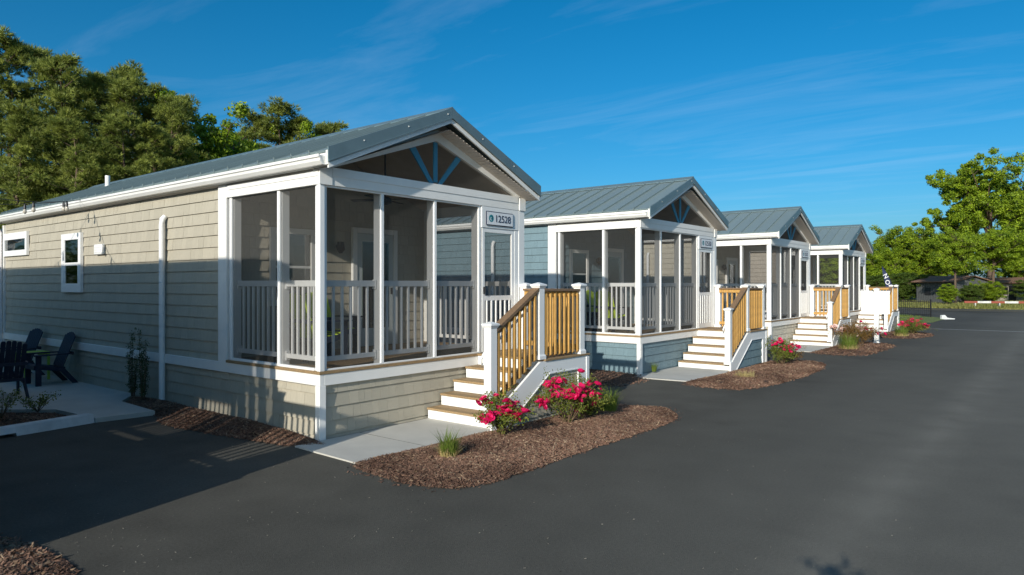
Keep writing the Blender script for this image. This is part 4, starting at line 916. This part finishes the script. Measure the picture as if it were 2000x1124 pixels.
def broad_variant(seed, H=12, cr=4.0, base=.25, m=LEAF, leaf=.15, clumps=150, nper=150, open_=.5, crad=.75, trunk=.22, ztop=1.0):
    rg = random.Random(seed); br = []; C = []; rad = []
    br.append(([(0, 0, 0), (.1, .1, H*base), (0, .1, H*(base+.25)), (.1, -.1, H*.8)], [trunk, trunk*.85, trunk*.6, trunk*.2]))
    limbs = []
    for i in range(22):
        a = rg.uniform(0, 6.28)+i*2.4; z = H*(base+.04+.45*rg.random()); l = cr*rg.uniform(.6, .98); e_ = rg.uniform(.35, 1.3)
        o = Vector((.05, .05, z)); t_ = o+Vector((math.cos(a)*l, math.sin(a)*l, l*e_)); t_.z = min(t_.z, H*.96); k = o.lerp(t_, .5)+Vector((rg.gauss(0, .25), rg.gauss(0, .25), rg.gauss(0, .25)))
        br.append(([tuple(o), tuple(k), tuple(t_)], [trunk*.4, trunk*.25, trunk*.06])); limbs.append((o, k, t_))
        for j in range(3):
            g = rg.uniform(.4, .9); s = k.lerp(t_, g); tt = s+Vector((rg.gauss(0, 1), rg.gauss(0, 1), rg.uniform(0, 1.2)))*cr*.22; br.append(([tuple(s), tuple(tt)], [trunk*.12, trunk*.03])); limbs.append((s, s.lerp(tt, .5), tt))
    for i in range(clumps):
        if rg.random() < open_:
            o, k, t_ = rg.choice(limbs); g = rg.random()**.6; p = (o.lerp(k, g*2) if g < .5 else k.lerp(t_, g*2-1))+Vector((rg.gauss(0, .5), rg.gauss(0, .5), rg.gauss(.1, .35)))*(cr/4)
        else:
            d = Vector((rg.gauss(0, 1), rg.gauss(0, 1), rg.gauss(0, 1))).normalized(); r_ = rg.random()**.3; p = Vector((d.x*cr*.85*r_, d.y*cr*.85*r_, H*(base+(1-base)*.52)+d.z*H*(1-base)*.46*r_))
        C.append(tuple(p)); rad.append(crad*rg.uniform(.5, 1.25))
    V, F = leafcloud(C, nper, np.array(rad), leaf, seed, .6, .6); return tubes_mesh('trunk', br, BARK, 7), np_mesh('crown', V, F, m)
PV = [pine_variant(1, 16.5, 2.3, .25), pine_variant(2, 16.5, 2.6, .30), pine_variant(3, 16.5, 1.9, .35), pine_variant(4, 16.5, 2.4, .12, 1.2)]
BV = [broad_variant(11, 12, 3.8, .22, LEAF, .13, 190, 170), broad_variant(12, 12, 4.2, .10, LEAF, .15, 210, 160, .3, .9), broad_variant(13, 12, 4.2, .03, LEAFD, .15, 200, 150, .3, .95)]
BV.append(broad_variant(15, 12, 4.4, .42, LEAF, .14, 200, 160, .45, .85))
BIG = broad_variant(14, 16.5, 7.2, .20, LEAF, .17, 460, 170, .93, .80, .42)
def tree(var, x, y, H, H0, rz, lab, cat, grp, wide=1.0):
    e = empty(cat.replace(' ', '_'), (x, y, 0), rz); tag(e, lab, cat, grp); s = H/H0; e.scale = (s*wide, s*wide, s)
    put('trunk', var[0], (0, 0, 0), e); tag(put('crown', var[1], (0, 0, 0), e), kind='stuff'); return e
def topH(py, D): return 2.05+(556-py)/1355*D
pines = [(-60, 70, 41, 1, 'tall pine just beyond the left edge of the picture'), (18, 74, 42, 0, 'tallest pine, leftmost in the picture'), (75, 92, 44, 1, 'broad pine second from the left edge'), (124, 116, 41, 2, 'pine with the pointed top above the roof vent'),
         (160, 150, 47, 3, 'dark pine standing back between two taller pines'), (192, 146, 43, 0, 'slim pine left of the rounded pine top'), (226, 134, 46, 1, 'pine with a separate rounded top'), (262, 160, 43, 3, 'bushy olive pine in the middle of the stand'),
         (300, 170, 45, 2, 'pine with a spiky double top'), (336, 185, 43, 1, 'full pine at the right end of the dense stand'), (352, 208, 52, 3, 'dark pine behind the right end of the stand'),
         (500, 226, 60, 0, 'left top of the pine group above the roof slope'), (545, 209, 60, 1, 'tallest pine of the group above the roof slope'), (588, 236, 61, 2, 'right pine of the group above the roof slope'), (648, 244, 64, 2, 'thin pine tip nearest the roof ridge'),
         (36, 210, 38, 3, 'lower pine in front at the far left'), (150, 240, 38, 1, 'lower front pine above the gutter lights'), (240, 230, 39, 3, 'lower front pine behind the roof vent'), (300, 250, 40, 0, 'lower front pine at the right of the stand')]
rg = random.Random(3)
for i, (px, py, D, v, lab) in enumerate(pines):
    x, y = wp(px, D); tree(PV[v], x, y, topH(py, D), 16.5, rg.uniform(0, 6.28), lab, 'pine tree', 'pines behind the cabins', 1.0 if py < 225 and px < 400 else 1.15)
for i, (px, py, D, v, lab, wd_) in enumerate([(396, 206, 50, 0, 'bright green leafy tree right of the pine stand', .85), (440, 244, 52, 1, 'lower leafy tree sloping down to the roof', .9), (470, 285, 55, 2, 'dark leafy tree low between leafy tree and pines', .8), (540, 285, 58, 2, 'dark understorey tree below the pine group', 1.0), (622, 244, 62, 0, 'small bright leafy tree between pines and ridge', .6),
        (100, 300, 52, 2, 'dark understorey tree behind the left pines', 1.2), (230, 280, 54, 2, 'dark understorey tree behind the middle pines', 1.2), (340, 270, 50, 2, 'dark understorey tree behind the right pines', 1.1)]):
    x, y = wp(px, D); tree(BV[v], x, y, topH(py, D), 12, rg.uniform(0, 6.28), lab, 'leafy tree', 'leafy trees behind the cabins', wd_)
# right-hand trees beyond the road
x, y = wp(1936, 84); tree(BIG, x, y, topH(322, 84), 16.5, 1.2, 'large airy tree with visible limbs, tallest on the right', 'leafy tree', 'trees beyond the road', .84)
for i, (px, py, D, v, lab, wd_) in enumerate([(1716, 478, 84, 1, 'small leafy tree beside the last cabin roof', 1.2), (1752, 445, 88, 0, 'leafy tree behind the banner', 1.1), (1795, 442, 92, 1, 'round leafy tree left of the large tree', 1.0), (1838, 455, 90, 0, 'leafy tree touching the left of the large tree', 1.0),
        (1866, 462, 67, 3, 'bright leafy tree over the old shed roof', 1.0), (1940, 455, 72, 3, 'bright bushy tree under the large tree', 1.2), (1990, 470, 84, 0, 'leafy tree at the right edge below the large tree', 1.2), (2050, 400, 86, 0, 'leafy tree just outside the right edge', 1.2), (2030, 335, 92, 0, 'tall leafy tree crossing the right edge', 1.0),
        (1715, 530, 78, 2, 'dark shrubby tree nearest the last cabin', 1.4), (1765, 524, 78, 2, 'dark rounded tree behind the fence', 1.3), (1800, 528, 76, 2, 'dark tree at the left end of the old shed', 1.2), (1890, 540, 71, 1, 'bright ivy-like bush in front of the old shed', 1.0), (1850, 553, 66, 1, 'low bright bush left of the old shed corner', 1.3), (1938, 548, 70, 1, 'low bright bush between the two sheds', 1.6), (1898, 552, 69, 2, 'low dark bush in front of the middle of the old shed', 1.5), (1960, 545, 90, 2, 'dark bush behind the pale shed', 1.8), (2010, 540, 74, 2, 'dark bush at the right edge by the barrier', 1.5),
        (1680, 500, 95, 2, 'dark leafy tree hidden behind the last cabin', 1.2), (1640, 470, 100, 1, 'leafy tree behind the last cabin porch', 1.0), (1612, 436, 104, 2, 'dark treetop left above the last cabin ridge', .7), (1655, 436, 108, 2, 'dark treetop right above the last cabin ridge', .5), (1560, 480, 100, 2, 'dark leafy tree seen through the last porch', 1.2), (1500, 490, 100, 2, 'dark leafy tree behind the third cabin', 1.2)]):
    x, y = wp(px, D); tree(BV[v], x, y, topH(py, D), 12, rg.uniform(0, 6.28), lab, 'leafy tree', 'trees beyond the road', wd_)
# far wood line closing the horizon
rng = np.random.RandomState(9); C = []
for i in range(900):
    a = rng.uniform(-70, 150); D = rng.uniform(120, 150); an = R(38.7)+R(a)*.8; C.append((CAM.x+math.cos(an)*D, CAM.y+math.sin(an)*D, rng.uniform(.5, 7.5)))
V, F = leafcloud(C, 60, np.full(len(C), 3.2), .55, 77, .8, .5)
tag(put('woods', np_mesh('woods', V, F, LEAFD)), 'distant dark line of woods behind the trees and cabins', 'woods', None, 'stuff')
# field grass beyond the road and on the lawn
def grass_patch(name, xs, ys, n, h, m, seed, lab, w=.03):
    rng = np.random.RandomState(seed); b = np.column_stack([rng.uniform(*xs, n), rng.uniform(*ys, n), np.zeros(n)]); a = rng.rand(n)*6.28; hh = h*rng.uniform(.4, 1.1, n)*(.6+.4*np.sin(b[:, 0]*.7+b[:, 1]*.5)); d = np.column_stack([np.cos(a), np.sin(a), np.zeros(n)])
    s = np.column_stack([-np.sin(a), np.cos(a), np.zeros(n)])*w; V = np.stack([b-s, b+s, b+d*(hh*.4)[:, None]+np.array([0, 0, 1.])*hh[:, None]], 1).reshape(-1, 3)
    tag(put(name, np_mesh(name, V, np.arange(len(V)).reshape(-1, 3), m)), lab, 'grass', None, 'stuff')
grass_patch('field_grass', (64.0, 90), (-14, 22), 70000, .42, FIELD, 1, 'rough yellow-green grass between the road and the sheds', .045)
grass_patch('lawn_grass', (36, 46), (-.3, 9), 14000, .10, GRASS, 2, 'short green grass around the black fence', .02)
# rear cabin, only its roof corner shows at the left edge
cabin((-2.25, 20, -.1), GREYS, '12510', 'cabin behind the row, only a bluish roof corner at the left edge', lim=0)

# ------------------------------------------------------------------ the drone whose shadow lies on the asphalt
e = empty('drone', (CAM.x-.15*math.cos(R(38.7)), CAM.y-.15*math.sin(R(38.7)), CAM.z+.01), R(38.7)); tag(e, 'small dark camera drone hovering over the drive, seen only by its shadow', 'drone')
put('body', box_mesh(.17, .085, .06, BLACK, .02), (-.03, 0, .0), e)
for sx in (-1, 1):
    for sy in (-1, 1):
        tip = Vector((-.03+sx*.11, sy*.14, .02)); put('arm', tubes_mesh('arm', [([(-.03+sx*.05, sy*.03, 0), tuple(tip)], [.012, .010])], BLACK, 6), (0, 0, 0), e)
        put('motor', tubes_mesh('motor', [([(0, 0, -.02), (0, 0, .03)], [.016, .016])], BLACK, 8), tip, e)
        put('propeller', box_mesh(.20, .016, .003, BLACK, .001), tip+Vector((0, 0, .035)), e, (0, 0, sx*.8+sy))
